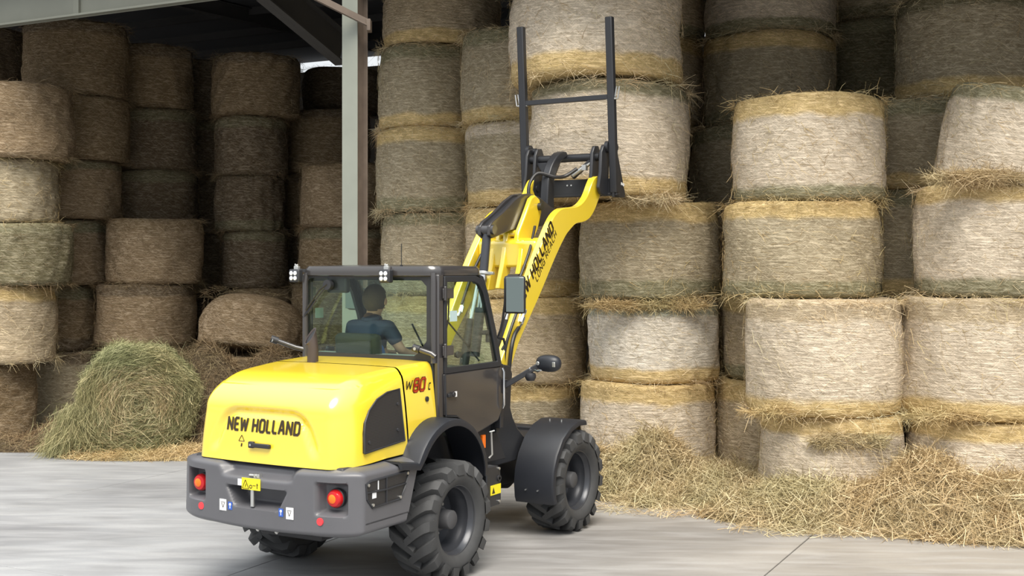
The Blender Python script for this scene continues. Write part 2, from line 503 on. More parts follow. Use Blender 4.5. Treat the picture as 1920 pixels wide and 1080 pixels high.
# steel H column
col = empty('steel_column', C0, -BARN)
tag(col, 'tall pale grey steel column with a rusty brown web beside the dark bay', 'column')
m = MB(); m.box((0, -.105, 3.3), (.22, .014, 6.6)); m.build('front_flange', M['galv'], col, bevel=.003)
m = MB(); m.box((0, .105, 3.3), (.22, .014, 6.6)); m.build('rear_flange', M['rust'], col, bevel=.003)
m = MB(); m.box((.05, 0, 3.3), (.012, .196, 6.6)); m.build('web', M['rust'], col)
m = MB(); m.box((0, 0, .012), (.36, .36, .024)); m.build('base_plate', M['rust'], col, bevel=.003)
# angle-iron brace clamped to the column
br = empty('angle_brace', at(687, 42, 14.38))
tag(br, 'rusty angle iron bar rising leftward from the steel column near the roof beam', 'brace')
p1 = at(688, 42, 14.38) - br.location; p2 = at(540, -32, 14.2) - br.location
m = MB(); m.bar(p1, p2, .012, .085); m.build('upright_leg', M['rust'], br)
m = MB(); m.bar(p1 + Vector((0, -.035, -.04)), p2 + Vector((0, -.035, -.04)), .075, .012); m.build('flat_leg', M['rust'], br)
m = MB(); m.box(p1 + Vector((.02, .05, -.03)), (.05, .16, .14)); m.build('clamp', M['rust'], br, bevel=.006)
# heavy dark diagonal brace inside the bay
a = at(492, -34, 15.6); b = at(640, 92, 17.2)
kb = empty('diagonal_brace', b)
tag(kb, 'dark heavy steel brace slanting down under the roof behind the column', 'brace')
m = MB(); m.bar(a - b, Vector((0, 0, 0)), .02, .44); m.build('brace_web', M['dark_steel'], kb)
m = MB(); m.bar(a - b + Vector((0, 0, .22)), Vector((0, 0, .22)), .2, .02); m.build('top_flange', M['dark_steel'], kb)
m = MB(); m.bar(a - b - Vector((0, 0, .22)), Vector((0, 0, -.22)), .2, .02); m.build('bottom_flange', M['dark_steel'], kb)

# ------------------------------------------------------------------ hay
RNG = np.random.default_rng(7)

def straws(pos, dirs, length, width, bend=.25, rng=RNG, droop=0.0, segs=2):
    """ribbons: pos (n,3) start, dirs (n,3) unit, length (n,), width (n,) -> verts, quads"""
    n = len(pos)
    side = np.cross(dirs, rng.normal(size=(n, 3)))
    side /= np.linalg.norm(side, axis=1)[:, None] + 1e-9
    crv = rng.normal(size=(n, 3)) * bend
    crv[:, 2] -= droop
    V = np.zeros((n, segs + 1, 2, 3))
    for k in range(segs + 1):
        t = k / segs
        c = pos + dirs * (length * t)[:, None] + crv * (length * (t * t - t * .3))[:, None]
        w = width * (1 - .55 * t)
        V[:, k, 0] = c - side * (w / 2)[:, None]
        V[:, k, 1] = c + side * (w / 2)[:, None]
    V = V.reshape(-1, 3)
    base = (np.arange(n) * (segs + 1) * 2)[:, None]
    Q = []
    for k in range(segs):
        Q.append(base + np.array([[2 * k, 2 * k + 1, 2 * k + 3, 2 * k + 2]]))
    return V, np.concatenate(Q, 0)

def unit(a): return a / (np.linalg.norm(a, axis=1)[:, None] + 1e-9)

# ---- round bales standing on end, net wrapped
BALE_NU, BALE_NV = 64, 18
def bale_mesh(R, Ht, seed, sag=.02, rt=.075):
    r = np.random.default_rng(seed)
    rc = .075                                   # edge rounding
    prof = [(R * .0, 0.0), (R * .35, .012), (R * .7, .004), (R - rc, 0.0)]
    for k in range(1, 4):
        a = math.pi / 2 * k / 4; prof.append((R - rc + rc * math.sin(a), rc - rc * math.cos(a)))
    for k in range(BALE_NV + 1):
        z = rc + (Ht - rc - rt) * k / BALE_NV; prof.append((R, z))
    for k in range(1, 6):
        a = math.pi / 2 * k / 6; prof.append((R - rt + rt * math.cos(a), Ht - rt + rt * math.sin(a)))
    prof += [(R - rt, Ht), ((R - rt) * .7, Ht - .004), ((R - rt) * .35, Ht - .012), (0.0, Ht)]
    prof = np.array(prof); m_ = len(prof); n = BALE_NU
    th = np.arange(n) * 2 * math.pi / n
    P = np.zeros((n, m_, 3))
    rad = np.repeat(prof[None, :, 0], n, 0).copy(); zz = np.repeat(prof[None, :, 1], n, 0).copy()
    zf = zz / Ht
    amp = np.zeros((n, m_))
    for _ in range(9):
        k = r.integers(1, 9); kz = r.uniform(-7, 7); amp += r.normal() * .010 / (1 + .15 * k) * np.cos(k * th[:, None] + kz * zf + r.uniform(0, 6.28))
    for _ in range(10):
        k = r.integers(9, 26); kz = r.uniform(-22, 22); amp += r.normal() * .0035 * np.cos(k * th[:, None] + kz * zf + r.uniform(0, 6.28))
    barrel = -.025 * (2 * zf - 1) ** 2 + sag * (.5 - zf)
    edge = np.clip(prof[:, 0] / R, 0, 1)[None, :] ** 3
    rad = rad * (1 + (barrel + amp) * edge / R)
    zz = zz + edge * .012 * np.cos(3 * th[:, None] + r.uniform(0, 6.28)) * np.where(zf > .5, 1, 0) * (zf > .97)
    P[..., 0] = rad * np.cos(th)[:, None]; P[..., 1] = rad * np.sin(th)[:, None]; P[..., 2] = zz
    idx = np.arange(n * m_).reshape(n, m_)
    a = idx; b = np.roll(idx, -1, 0)
    Q = np.stack([a[:, :-1], b[:, :-1], b[:, 1:], a[:, 1:]], -1).reshape(-1, 4)
    me = bpy.data.meshes.new('hay_bale')
    me.vertices.add(n * m_); me.vertices.foreach_set('co', P.reshape(-1, 3).astype(np.float32).ravel())
    me.loops.add(Q.size); me.loops.foreach_set('vertex_index', Q.astype(np.int32).ravel())
    me.polygons.add(len(Q)); me.polygons.foreach_set('loop_start', np.arange(0, Q.size, 4, dtype=np.int32))
    me.polygons.foreach_set('loop_total', np.full(len(Q), 4, np.int32))
    me.update(calc_edges=True)
    # uv: arc length x running length, and unit height
    run = np.concatenate([[0], np.cumsum(np.hypot(np.diff(prof[:, 0]), np.diff(prof[:, 1])))])
    j = Q % m_
    i0 = Q // m_
    i1 = i0.copy()
    i1[:, 1] = i0[:, 0] + 1; i1[:, 2] = i0[:, 0] + 1
    u = i1 * (2 * math.pi * R / n); v = run[j]
    uv = me.uv_layers.new(name='arc'); uv.data.foreach_set('uv', np.stack([u, v], -1).astype(np.float32).ravel())
    uv2 = me.uv_layers.new(name='unit'); uv2.data.foreach_set('uv', np.stack([i1 / n, (P[..., 2] / Ht).reshape(-1)[Q]], -1).astype(np.float32).ravel())
    me.polygons.foreach_set('use_smooth', np.ones(len(Q), bool))
    me.materials.append(M['bale'])
    return me

def fringe_mesh(seed, n_rim=420, n_skin=900):
    """loose straw on a nominal bale: radius .84, height 1.12"""
    r = np.random.default_rng(seed); R, Ht = .84, 1.12
    parts = []
    # skin straws lying nearly in the surface
    th = r.uniform(0, 6.283, n_skin); z = r.uniform(.05, Ht - .05, n_skin); an = r.normal(0, .9, n_skin)
    rad = np.stack([np.cos(th), np.sin(th), 0 * th], 1); tan = np.stack([-np.sin(th), np.cos(th), 0 * th], 1)
    d = unit(tan * np.cos(an)[:, None] + np.array([0, 0, 1.])[None] * np.sin(an)[:, None] + rad * r.uniform(-.02, .16, n_skin)[:, None])
    p = rad * (R + .006) + np.array([0, 0, 1.])[None] * z[:, None]
    parts.append((p, d, r.uniform(.05, .16, n_skin), r.uniform(.003, .006, n_skin)))
    # rims: clumped
    for zz, dz in ((.03, -1), (Ht - .03, .35)):
        cl = r.uniform(0, 6.283, 26); k = r.integers(0, 26, n_rim)
        th = np.where(r.random(n_rim) < .6, cl[k] + r.normal(0, .10, n_rim), r.uniform(0, 6.283, n_rim))
        rad = np.stack([np.cos(th), np.sin(th), 0 * th], 1); tan = np.stack([-np.sin(th), np.cos(th), 0 * th], 1)
        d = unit(rad * r.uniform(.05, .8, n_rim)[:, None] + tan * r.normal(0, .9, n_rim)[:, None] + np.array([0, 0, 1.])[None] * (r.normal(0, .3, n_rim) + dz * r.uniform(-.2, .6, n_rim))[:, None])
        p = rad * (R - .03 + r.uniform(0, .04, n_rim))[:, None] + np.array([0, 0, 1.])[None] * (zz + r.normal(0, .02, n_rim))[:, None]
        parts.append((p, d, r.uniform(.06, .22, n_rim), r.uniform(.003, .006, n_rim)))
    p, d, l, w = [np.concatenate([q[i] for q in parts]) for i in range(4)]
    V, Q = straws(p, d, l, w, .2, r, droop=.25)
    return np_mesh('loose_straw', V, Q)

FR = {}
for key, mt in (('pale', 'straw_pale'), ('gold', 'straw'), ('brown', 'straw_brown')):
    FR[key] = []
    for s in range(3):
        me = fringe_mesh(11 * s + len(key)); me.materials.append(M[mt]); FR[key].append(me)

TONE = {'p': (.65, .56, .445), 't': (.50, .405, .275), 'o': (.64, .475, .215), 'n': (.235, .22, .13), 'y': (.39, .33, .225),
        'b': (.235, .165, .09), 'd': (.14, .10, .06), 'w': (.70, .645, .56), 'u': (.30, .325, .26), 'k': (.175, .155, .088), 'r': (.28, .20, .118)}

NBALE = [0]
def bale(X, Y, z0, R, Ht, look, label, group, tilt=(0, 0, 0), wt=None, wb=None, sag=.02, rt=.075):
    """look = core, top band, bottom band"""
    i = NBALE[0]; NBALE[0] += 1
    r = random.Random(i * 13 + 5)
    o = link('hay_bale', bale_mesh(R, Ht, i + 100, sag, rt), None)
    o.location = (X, Y, z0)
    o.rotation_euler = tilt
    k = r.uniform(.92, 1.08)
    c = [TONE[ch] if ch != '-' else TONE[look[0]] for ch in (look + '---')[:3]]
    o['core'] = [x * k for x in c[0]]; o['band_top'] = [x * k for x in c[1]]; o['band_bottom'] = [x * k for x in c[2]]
    o['width_top'] = wt if wt is not None else (r.uniform(.15, .22) if look[1:2] not in ('', '-') else -.2)
    o['width_bottom'] = wb if wb is not None else (r.uniform(.14, .20) if look[2:3] not in ('', '-') else -.2)
    tag(o, label, 'hay bale', group)
    key = 'brown' if look[0] in 'bdrk' else ('gold' if r.random() < .4 else 'pale')
    fr = bpy.data.objects.new('loose_straw', FR[key][i % 3]); COL.objects.link(fr); fr.parent = o
    fr.scale = (R / .84, R / .84, Ht / 1.12); fr.rotation_euler = (0, 0, r.randrange(4) * math.pi / 2); fr['kind'] = 'stuff'
    return o

LEVEL = ['bottom', 'second up', 'third up', 'fourth up', 'fifth up', 'sixth up']
LOOKW = {'p': 'pale', 't': 'tan', 'o': 'golden', 'n': 'green-netted', 'y': 'grey-green', 'b': 'brown', 'd': 'dark brown', 'w': 'whitish', 'u': 'grey-green', 'k': 'dark olive', 'r': 'reddish brown'}
BANDW = {'o': 'gold', 'n': 'green', 't': 'tan', 'u': 'bluish green', 'k': 'olive', 'b': 'brown', 'd': 'dark', 'r': 'rusty'}

def lab(look, lvl, where):
    w = LOOKW[look[0]] + ' bale'
    bt = look[1:2]; bb = look[2:3]
    if bt and bt in BANDW: w += ' with %s top band' % BANDW[bt]
    elif bb and bb in BANDW: w += ' with %s bottom band' % BANDW[bb]
    return '%s, %s %s' % (w, lvl, where)

# (where, group, distance, [(left px, right px, top px, look[, bottom px])], from the floor up, extra words)
ROW_R = 'round bales stacked in the bright front row'
ROW_B = 'round bales stacked in the row behind'
ROW_L = 'round bales stacked in the dark left bay'
STACKS = [
 ('in stack at right edge', ROW_R, 13.0, [(1703, 2000, 775, 'po-'), (1690, 1990, 555, 'pto'), (1720, 2015, 350, 'pon')]),
 ('right of centre, below the overset bales', ROW_R, 13.2, [(1425, 1692, 768, 'po-'), (1398, 1686, 558, 'pto')]),
 ('on the bale pair left of right-edge stack', ROW_R, 13.8, [(1358, 1648, 382, 'yon', 556), (1375, 1655, 190, 'pon')]),
 ('in half-hidden stack by dark gap', ROW_B, 14.95, [(1345, 1596, 706, 'to-'), (1355, 1604, 556, 'ton')]),
 ('in stack right of front wheel', ROW_R, 15.1, [(1090, 1342, 710, 'po-'), (1106, 1346, 559, 'wuo'), (1088, 1348, 384, 'yon')]),
 ('in stack behind loader boom', ROW_R, 16.2, [(868, 1087, 712, 'yo-'), (880, 1104, 556, 'to-'), (872, 1092, 391, 'too'), (874, 1092, 236, 'ypo'), (865, 1072, 66, 'yno')]),
 ('in stack right of steel column', ROW_R, 17.25, [(716, 915, 700, 'to-'), (714, 912, 552, 'to-'), (716, 916, 401, 'yn-'), (706, 910, 246, 'yon'), (710, 908, 95, 'yno'), (720, 938, -20, 't-o')]),
 ('in shaded stack behind fork bars', ROW_B, 17.6, [(1110, 1318, 690, 't'), (1112, 1316, 540, 't'), (1105, 1310, 390, 't'), (1110, 1312, 240, 'to-'), (1110, 1322, 85, 'to-'), (1106, 1320, -15, 't-n')]),
 ('in tall shaded stack behind centre right', ROW_B, 16.65, [(1320, 1545, 700, 't'), (1318, 1542, 545, 't'), (1312, 1534, 390, 't'), (1296, 1518, 243, 'yn-'), (1320, 1562, 76, 'yon'), (1326, 1566, -50, 'p-n')]),
 ('in narrow shaded gap stack', ROW_B, 17.25, [(1534, 1742, 690, 't'), (1534, 1742, 530, 't'), (1534, 1742, 360, 't'), (1536, 1744, 195, 'y-n'), (1535, 1745, 50, 'kn-'), (1545, 1750, -60, 'y-k')]),
 ('in stack between the two right front stacks', ROW_B, 14.75, [(1620, 1856, 727, 't'), (1624, 1860, 555, 'y-n'), (1602, 1846, 360, 'yno'), (1598, 1842, 196, 'yno')]),
 ('at top right behind the tilted bale', ROW_B, 14.95, [(1685, 1945, 5, 'yko', 194), (1702, 1955, -95, 'tk-')]),
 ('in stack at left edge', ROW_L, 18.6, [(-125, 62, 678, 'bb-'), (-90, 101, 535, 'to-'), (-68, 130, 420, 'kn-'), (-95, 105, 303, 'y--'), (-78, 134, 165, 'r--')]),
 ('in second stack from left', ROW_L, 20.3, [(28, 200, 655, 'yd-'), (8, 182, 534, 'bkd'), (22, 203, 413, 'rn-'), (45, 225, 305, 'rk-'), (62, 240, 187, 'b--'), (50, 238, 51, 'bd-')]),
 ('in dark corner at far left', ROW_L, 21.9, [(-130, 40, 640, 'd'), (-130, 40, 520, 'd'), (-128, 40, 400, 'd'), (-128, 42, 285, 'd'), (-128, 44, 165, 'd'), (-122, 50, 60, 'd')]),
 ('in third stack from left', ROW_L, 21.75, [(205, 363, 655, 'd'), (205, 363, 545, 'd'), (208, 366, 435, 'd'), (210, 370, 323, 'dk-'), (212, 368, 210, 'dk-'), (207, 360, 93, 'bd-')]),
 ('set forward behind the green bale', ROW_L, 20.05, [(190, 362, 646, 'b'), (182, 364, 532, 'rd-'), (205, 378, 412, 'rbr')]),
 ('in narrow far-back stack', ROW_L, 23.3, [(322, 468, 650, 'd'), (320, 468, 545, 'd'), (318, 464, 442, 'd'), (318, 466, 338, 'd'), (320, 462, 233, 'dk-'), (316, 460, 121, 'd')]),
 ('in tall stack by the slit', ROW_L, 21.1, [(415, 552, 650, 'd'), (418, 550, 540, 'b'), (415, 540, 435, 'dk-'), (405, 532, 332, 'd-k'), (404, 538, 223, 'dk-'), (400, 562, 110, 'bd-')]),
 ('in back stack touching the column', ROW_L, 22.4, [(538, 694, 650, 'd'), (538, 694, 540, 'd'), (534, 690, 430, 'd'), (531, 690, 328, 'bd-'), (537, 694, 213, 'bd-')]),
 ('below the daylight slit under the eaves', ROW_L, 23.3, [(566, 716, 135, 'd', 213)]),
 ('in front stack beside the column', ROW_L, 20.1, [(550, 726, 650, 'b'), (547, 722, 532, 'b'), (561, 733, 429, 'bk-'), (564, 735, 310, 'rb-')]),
]
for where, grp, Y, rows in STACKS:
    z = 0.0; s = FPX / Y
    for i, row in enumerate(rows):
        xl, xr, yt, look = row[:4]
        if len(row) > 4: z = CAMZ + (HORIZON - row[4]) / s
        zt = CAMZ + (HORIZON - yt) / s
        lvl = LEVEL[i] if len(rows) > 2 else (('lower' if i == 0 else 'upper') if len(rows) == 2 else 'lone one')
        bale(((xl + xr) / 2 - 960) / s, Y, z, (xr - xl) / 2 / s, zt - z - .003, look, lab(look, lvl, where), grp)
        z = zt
# the overset pair the loader has just placed, slightly askew
s = FPX / 14.75
b1 = bale(((985 + 1287) / 2 - 960) / s, 14.75, CAMZ + 126 / s, .975, 1.33, 'pno', 'pale round bale with gold bottom band, lower of the pair behind the raised fork', ROW_R, tilt=(.0, .03, .4), wt=.13, sag=.05)
b2 = bale(((955 + 1278) / 2 - 960) / s, 14.75, CAMZ + 332 / s + .03, 1.04, 1.22, 'p-o', 'big pale round bale with gold bottom band, upper of the pair behind the fork', ROW_R, tilt=(.0, .02, 1.4), wb=.2)
s = FPX / 13.0
b3 = bale(((1750 + 2046) / 2 - 960) / s + .02, 13.0, CAMZ + 138 / s, .85, 1.06, 'pn-', 'pale round bale tilted down leftward, topmost at the right edge', ROW_R, tilt=(.10, -.17, 2.0), wt=.16)

# ---- loose hay heaps (nobody could count it)
def heap(name, label, blobs, n, base_mat, straw_m, box, res=.06, ls=(.10, .30), ws=(.003, .007), seed=1, clip=None, upright=.35):
    """blobs: (x, y, rx, ry, h). One mound of overlapping blobs on the floor with straw on it"""
    r = np.random.default_rng(seed)
    x0, x1, y0, y1 = box
    ph = r.uniform(0, 6.28, (14,)); kx = r.normal(0, 3.2, 14); ky = r.normal(0, 3.2, 14)
    def hf(x, y):
        h = np.zeros_like(x)
        for bx, by, rx, ry, hh in blobs:
            q = ((x - bx) / rx) ** 2 + ((y - by) / ry) ** 2
            h = np.maximum(h, hh * np.clip(1 - q, 0, None) ** .8) + .25 * hh * np.exp(-q * 2.5)
        nz = sum(np.sin(kx[i] * x + ky[i] * y + ph[i]) for i in range(14)) / 14
        return h * (1 + .55 * nz)
    nx = int((x1 - x0) / res) + 1; ny = int((y1 - y0) / res) + 1
    gx, gy = np.meshgrid(np.linspace(x0, x1, nx), np.linspace(y0, y1, ny), indexing='ij')
    gz = hf(gx, gy)
    keep = gz > .025
    V = np.stack([gx, gy, np.where(keep, gz, -.01)], -1).reshape(-1, 3)
    idx = np.arange(nx * ny).reshape(nx, ny)
    Q = np.stack([idx[:-1, :-1], idx[1:, :-1], idx[1:, 1:], idx[:-1, 1:]], -1).reshape(-1, 4)
    Q = Q[keep.reshape(-1)[Q].any(1)]
    me = np_mesh(name, V, Q); me.polygons.foreach_set('use_smooth', np.ones(len(me.polygons), bool))
    o = link(name, me, M[base_mat]); tag(o, label, 'loose hay', None, 'stuff')
    px = r.uniform(x0, x1, n * 5); py = r.uniform(y0, y1, n * 5); hz = hf(px, py)
    ok = hz > .006
    px, py, hz = px[ok][:n], py[ok][:n], hz[ok][:n]; k = len(px)
    e = .03
    gxn = (hf(px + e, py) - hz) / e; gyn = (hf(px, py + e) - hz) / e
    nrm = unit(np.stack([-gxn, -gyn, np.ones(k)], 1))
    rnd = unit(r.normal(size=(k, 3))); tan = unit(rnd - nrm * (rnd * nrm).sum(1)[:, None])
    d = unit(tan + nrm * r.normal(.12, upright, k)[:, None])
    L_ = r.uniform(*ls, k)
    p = np.stack([px, py, hz + r.uniform(-.01, .035, k)], 1) - d * (L_ * .5)[:, None]
    p[:, 2] = np.maximum(p[:, 2], .006)
    V, Q = straws(p, d, L_, r.uniform(*ws, k), .3, r)
    V[:, 2] = np.maximum(V[:, 2], .003)
    so = link('loose_straw', np_mesh('loose_straw', V, Q), M[straw_m], o); so['kind'] = 'stuff'
    return o

heap('loose_hay', 'long heap of loose hay spilled along the foot of the right front stacks',
     [(1.0, 13.9, .75, .55, .34), (1.55, 14.05, .7, .6, .42), (2.35, 13.55, .8, .75, .20), (2.3, 14.2, .7, .5, .2), (1.75, 13.25, .6, .35, .07),
      (3.05, 12.45, .9, .55, .30), (3.55, 12.3, .8, .5, .26), (4.15, 12.15, .75, .7, .42), (4.75, 11.95, .9, .7, .36), (5.5, 11.75, .9, .7, .40),
      (2.55, 12.6, .6, .4, .14), (3.0, 13.1, .7, .6, .22), (4.1, 12.6, .5, .5, .45), (6.2, 11.7, .8, .6, .4)],
     42000, 'hay', 'straw_mix', (.2, 7.0, 11.0, 14.9), seed=3, ls=(.12, .40), ws=(.004, .010))
heap('loose_hay', 'thin scatter of straw fallen on the concrete before the right heap',
     [(1.9, 12.9, 1.2, .5, .02), (3.6, 11.9, 1.6, .45, .03), (5.3, 11.4, 1.3, .4, .03)], 3500, 'hay', 'straw_pale', (.5, 6.6, 10.9, 13.5), seed=8)
heap('loose_hay', 'brown heap of loose hay under the toppled bale at left',
     [(-4.25, 17.55, .65, .75, 1.08), (-3.6, 17.7, .8, .75, 1.12), (-4.75, 17.65, .5, .7, .92), (-2.9, 17.7, .8, .8, 1.0), (-3.9, 17.1, .7, .6, .35)], 16000, 'hay_brown', 'straw_brown', (-5.6, -1.9, 16.4, 19.0), seed=4, ls=(.12, .4))
heap('loose_hay', 'low drift of brown hay on the floor at the far left',
     [(-6.9, 17.3, 1.0, .5, .10), (-6.3, 17.6, .8, .6, .28), (-7.9, 17.4, 1.0, .4, .1), (-5.6, 17.9, .7, .6, .4)], 8000, 'hay_brown', 'straw_brown', (-9.0, -4.8, 16.7, 18.6), seed=5)
heap('loose_hay', 'straw litter on the concrete in front of the green bale',
     [(-5.0, 16.35, 1.1, .3, .05), (-4.3, 16.45, .9, .35, .10)], 5000, 'hay', 'straw', (-6.4, -3.2, 15.9, 16.9), seed=6)

# clumps bulging out of the stacks
def clump(name, label, c, size, n, straw_m, seed, ls=(.08, .26)):
    r = np.random.default_rng(seed)
    p = r.normal(size=(n, 3)); p = unit(p) * r.uniform(.5, 1.0, n)[:, None] ** .5
    nrm = p.copy(); p = p * np.array(size) ; d = unit(r.normal(size=(n, 3)) * np.array([1.6, .7, .6]) + nrm * .3)
    L_ = r.uniform(*ls, n)
    V, Q = straws(p - d * (L_ * .5)[:, None], d, L_, r.uniform(.003, .007, n), .35, r, droop=.2)
    o = link(name, np_mesh(name, V, Q), M[straw_m]); o.location = c
    return tag(o, label, 'loose hay', None, 'stuff')
clump('hay_clump', 'tangle of greenish hay squeezed out below the tilted top bale at right', at(1850, 333, 12.25), (.62, .16, .075), 2600, 'straw_mix', 31)
clump('hay_clump', 'tuft of hay bulging from a torn bale near the floor at right', at(1592, 826, 12.46), (.42, .07, .09), 1500, 'straw_mix', 32)
clump('hay_clump', 'ragged ledge of straw hanging over the whitish bale', at(1212, 572, 14.32), (.78, .08, .05), 2000, 'straw', 33)
clump('hay_clump', 'wisps of straw hanging under the overset pale bale', at(1215, 372, 14.02), (.42, .18, .05), 700, 'straw_pale', 34)
clump('hay_clump', 'straw spilling between the two bottom bales at right centre', at(1480, 772, 12.6), (.5, .08, .04), 900, 'straw', 35)
clump('hay_clump', 'straw poking from the joint of the right-edge bottom bales', at(1780, 780, 12.3), (.5, .09, .04), 900, 'straw', 36)

# toppled brown bale leaning on the heap
bale(-4.2, 19.25, 0, .78, 1.20, 'b--', 'brown bale on the floor, buried behind the brown heap', ROW_L)
tb = bale(-4.17, 19.2, 1.24, .80, .86, 'r--', 'sagging brown round bale with domed top, tipped back on the brown heap', ROW_L, tilt=(-.20, .10, 0), rt=.42)
# ---- green bale lying on its side, coming unrolled
def green_bale():
    c = Vector((-5.22, 17.0, 0.0)); ax = Vector((.25, -.97, 0)).normalized()       # axis, towards the viewer
    side = Vector((ax.y * -1, ax.x, 0)); R = .75; Ln = 1.1
    r = np.random.default_rng(77)
    n, mrows = 72, 16
    V = []; Q = []
    def rr(a):      # radius: sagging, wider at the foot, a slumped skirt on the left
        x = math.cos(a); z = math.sin(a)
        k = 1.0 + .04 * math.sin(3 * a + 1) + .03 * math.sin(7 * a)
        if z < 0: k *= 1 + .16 * abs(x) * (-z)
        if x < 0 and z < .25: k *= 1 + .20 * min(1, (.25 - z)) * (-x)
        return R * k
    def pt(a, rad, t):
        x = math.cos(a) * rad; z = max(math.sin(a) * rad * .98, -R + .02)
        p = c + side * x + ax * t + Vector((0, 0, R + z))
        return p
    prof = [(0, Ln / 2 + .02)] + [(k / 9, Ln / 2 + .03 * math.sin(k * 1.7)) for k in range(1, 9)] + [(.97, Ln / 2 - .03), (1.0, Ln / 2 - .09)] + [(1.0, Ln / 2 - .09 - (Ln - .15) * k / 6) for k in range(1, 7)] + [(.9, -Ln / 2), (0, -Ln / 2)]
    for k in range(n):
        a = 2 * math.pi * k / n
        for q, t in prof: V.append(pt(a, q * rr(a), t))
    m_ = len(prof)
    for k in range(n):
        k2 = (k + 1) % n
        for i in range(m_ - 1): Q.append((k * m_ + i, k2 * m_ + i, k2 * m_ + i + 1, k * m_ + i + 1))
    me = np_mesh('hay_bale', np.array([tuple(p) for p in V]), np.array(Q)); me.polygons.foreach_set('use_smooth', np.ones(len(me.polygons), bool))
    o = link('hay_bale', me, M['hay_green'])
    tag(o, 'green hay bale lying on its side on the concrete, coming unrolled', 'hay bale')
    # strands: spiral on the face, wrapped round the barrel
    P, D, Ls, HC = [], [], [], []
    for _ in range(17000):
        a = r.uniform(0, 6.283); face = r.random() < .62
        if face:
            q = math.sqrt(r.uniform(.0, 1.0)); t = Ln / 2 + .01 + r.uniform(0, .05) - max(0, q - .9) * .6
        else:
            q = r.uniform(1.0, 1.04); t = r.uniform(-Ln / 2, Ln / 2 - .05)
        p = pt(a, q * rr(a), t); p2 = pt(a + .08, q * rr(a + .08) * (1 - .01), t)
        d = (p2 - p)
        if d.length < 1e-4: continue
        d = d.normalized() + Vector(r.normal(size=3)) * (.38 if face else .35)
        P.append(tuple(p)); D.append(tuple(d.normalized())); Ls.append(r.uniform(.08, .36)); HC.append(face and q < .58 + r.normal() * .14)
    P = np.array(P); D = np.array(D); Ls = np.array(Ls)
    HC = np.array(HC)
    for nm_, mk, mt_ in (('hay_heart', HC & (r.random(len(HC)) < .75), 'straw_mix'), ):
        V, Qs = straws(P[mk] - D[mk] * (Ls[mk] * .4)[:, None], D[mk], Ls[mk], r.uniform(.003, .0065, mk.sum()), .3, r, droop=.1)
        hh_ = link(nm_, np_mesh(nm_, V, Qs), M[mt_], o); hh_['kind'] = 'stuff'; rest = ~mk
    P, D, Ls = P[rest], D[rest], Ls[rest]
    V, Qs = straws(P - D * (Ls * .4)[:, None], D, Ls, r.uniform(.003, .0065, len(P)), .3, r, droop=.1)
    V[:, 2] = np.maximum(V[:, 2], .004)
    s_ = link('loose_straw', np_mesh('loose_straw', V, Qs), M['straw_green'], o); s_['kind'] = 'stuff'
    # slumped skirt at its left foot
    n2 = 5200
    px = r.normal(-.93, .13, n2); hz = r.uniform(0, 1, n2) ** 1.3 * .62; px = px + hz * .42
    dd = unit(np.stack([r.normal(-.25, .25, n2), r.normal(0, .35, n2), r.normal(-1, .35, n2)], 1))
    pos = np.stack([c.x + px * side.x * -1 * -1, c.y - .45 + r.normal(0, .12, n2) + px * 0, hz + .12], 1)
    L2 = r.uniform(.12, .38, n2)
    V, Qs = straws(pos, dd, L2, r.uniform(.003, .0065, n2), .3, r)
    V[:, 2] = np.maximum(V[:, 2], .004)
    s2 = link('hay_skirt', np_mesh('hay_skirt', V, Qs), M['straw_green'], o); s2['kind'] = 'stuff'
green_bale()

# ------------------------------------------------------------------ wheel loader
TH = math.radians(30.5)
LO = Vector((-1.2474, 10.4457, 0))
loader = empty('wheel_loader', LO, -TH)         # local x = right, y = forward, z = up
tag(loader, 'yellow and black wheel loader with raised boom and upright fork bars', 'wheel loader')

# --- stroke lettering
GL = {
 'N': (.60, [[(0, 0), (0, 1)], [(0, 1), (.6, 0)], [(.6, 0), (.6, 1)]]),
 'E': (.48, [[(.48, 1), (.12, 1), (0, .86), (0, .14), (.12, 0), (.48, 0)], [(0, .5), (.42, .5)]]),
 'W': (.88, [[(0, 1), (.18, 0), (.44, .85), (.70, 0), (.88, 1)]]),
 'H': (.58, [[(0, 0), (0, 1)], [(.58, 0), (.58, 1)], [(0, .5), (.58, .5)]]),
 'O': (.58, [[(.13, 0), (0, .14), (0, .86), (.13, 1), (.45, 1), (.58, .86), (.58, .14), (.45, 0), (.13, 0)]]),
 'L': (.44, [[(0, 1), (0, .14), (.12, 0), (.44, 0)]]),
 'A': (.62, [[(0, 0), (.24, 1), (.38, 1), (.62, 0)], [(.1, .3), (.52, .3)]]),
 'D': (.58, [[(0, 0), (0, 1), (.42, 1), (.58, .84), (.58, .16), (.42, 0), (0, 0)]]),
 'G': (.58, [[(.58, .8), (.45, 1), (.13, 1), (0, .86), (0, .14), (.13, 0), (.58, 0), (.58, .48), (.32, .48)]]),
 'R': (.56, [[(0, 0), (0, 1), (.44, 1), (.56, .88), (.56, .58), (.44, .46), (0, .46)], [(.3, .46), (.56, 0)]]),
 'C': (.50, [[(.5, 1), (.13, 1), (0, .86), (0, .14), (.13, 0), (.5, 0)]]),
 '8': (.62, [[(.13, 0), (0, .12), (0, .4), (.1, .5), (0, .6), (0, .88), (.13, 1), (.49, 1), (.62, .88), (.62, .6), (.52, .5), (.62, .4), (.62, .12), (.49, 0), (.13, 0)], [(.1, .5), (.52, .5)]]),
 '0': (.62, [[(.13, 0), (0, .14), (0, .86), (.13, 1), (.49, 1), (.62, .86), (.62, .14), (.49, 0), (.13, 0)]]),
}
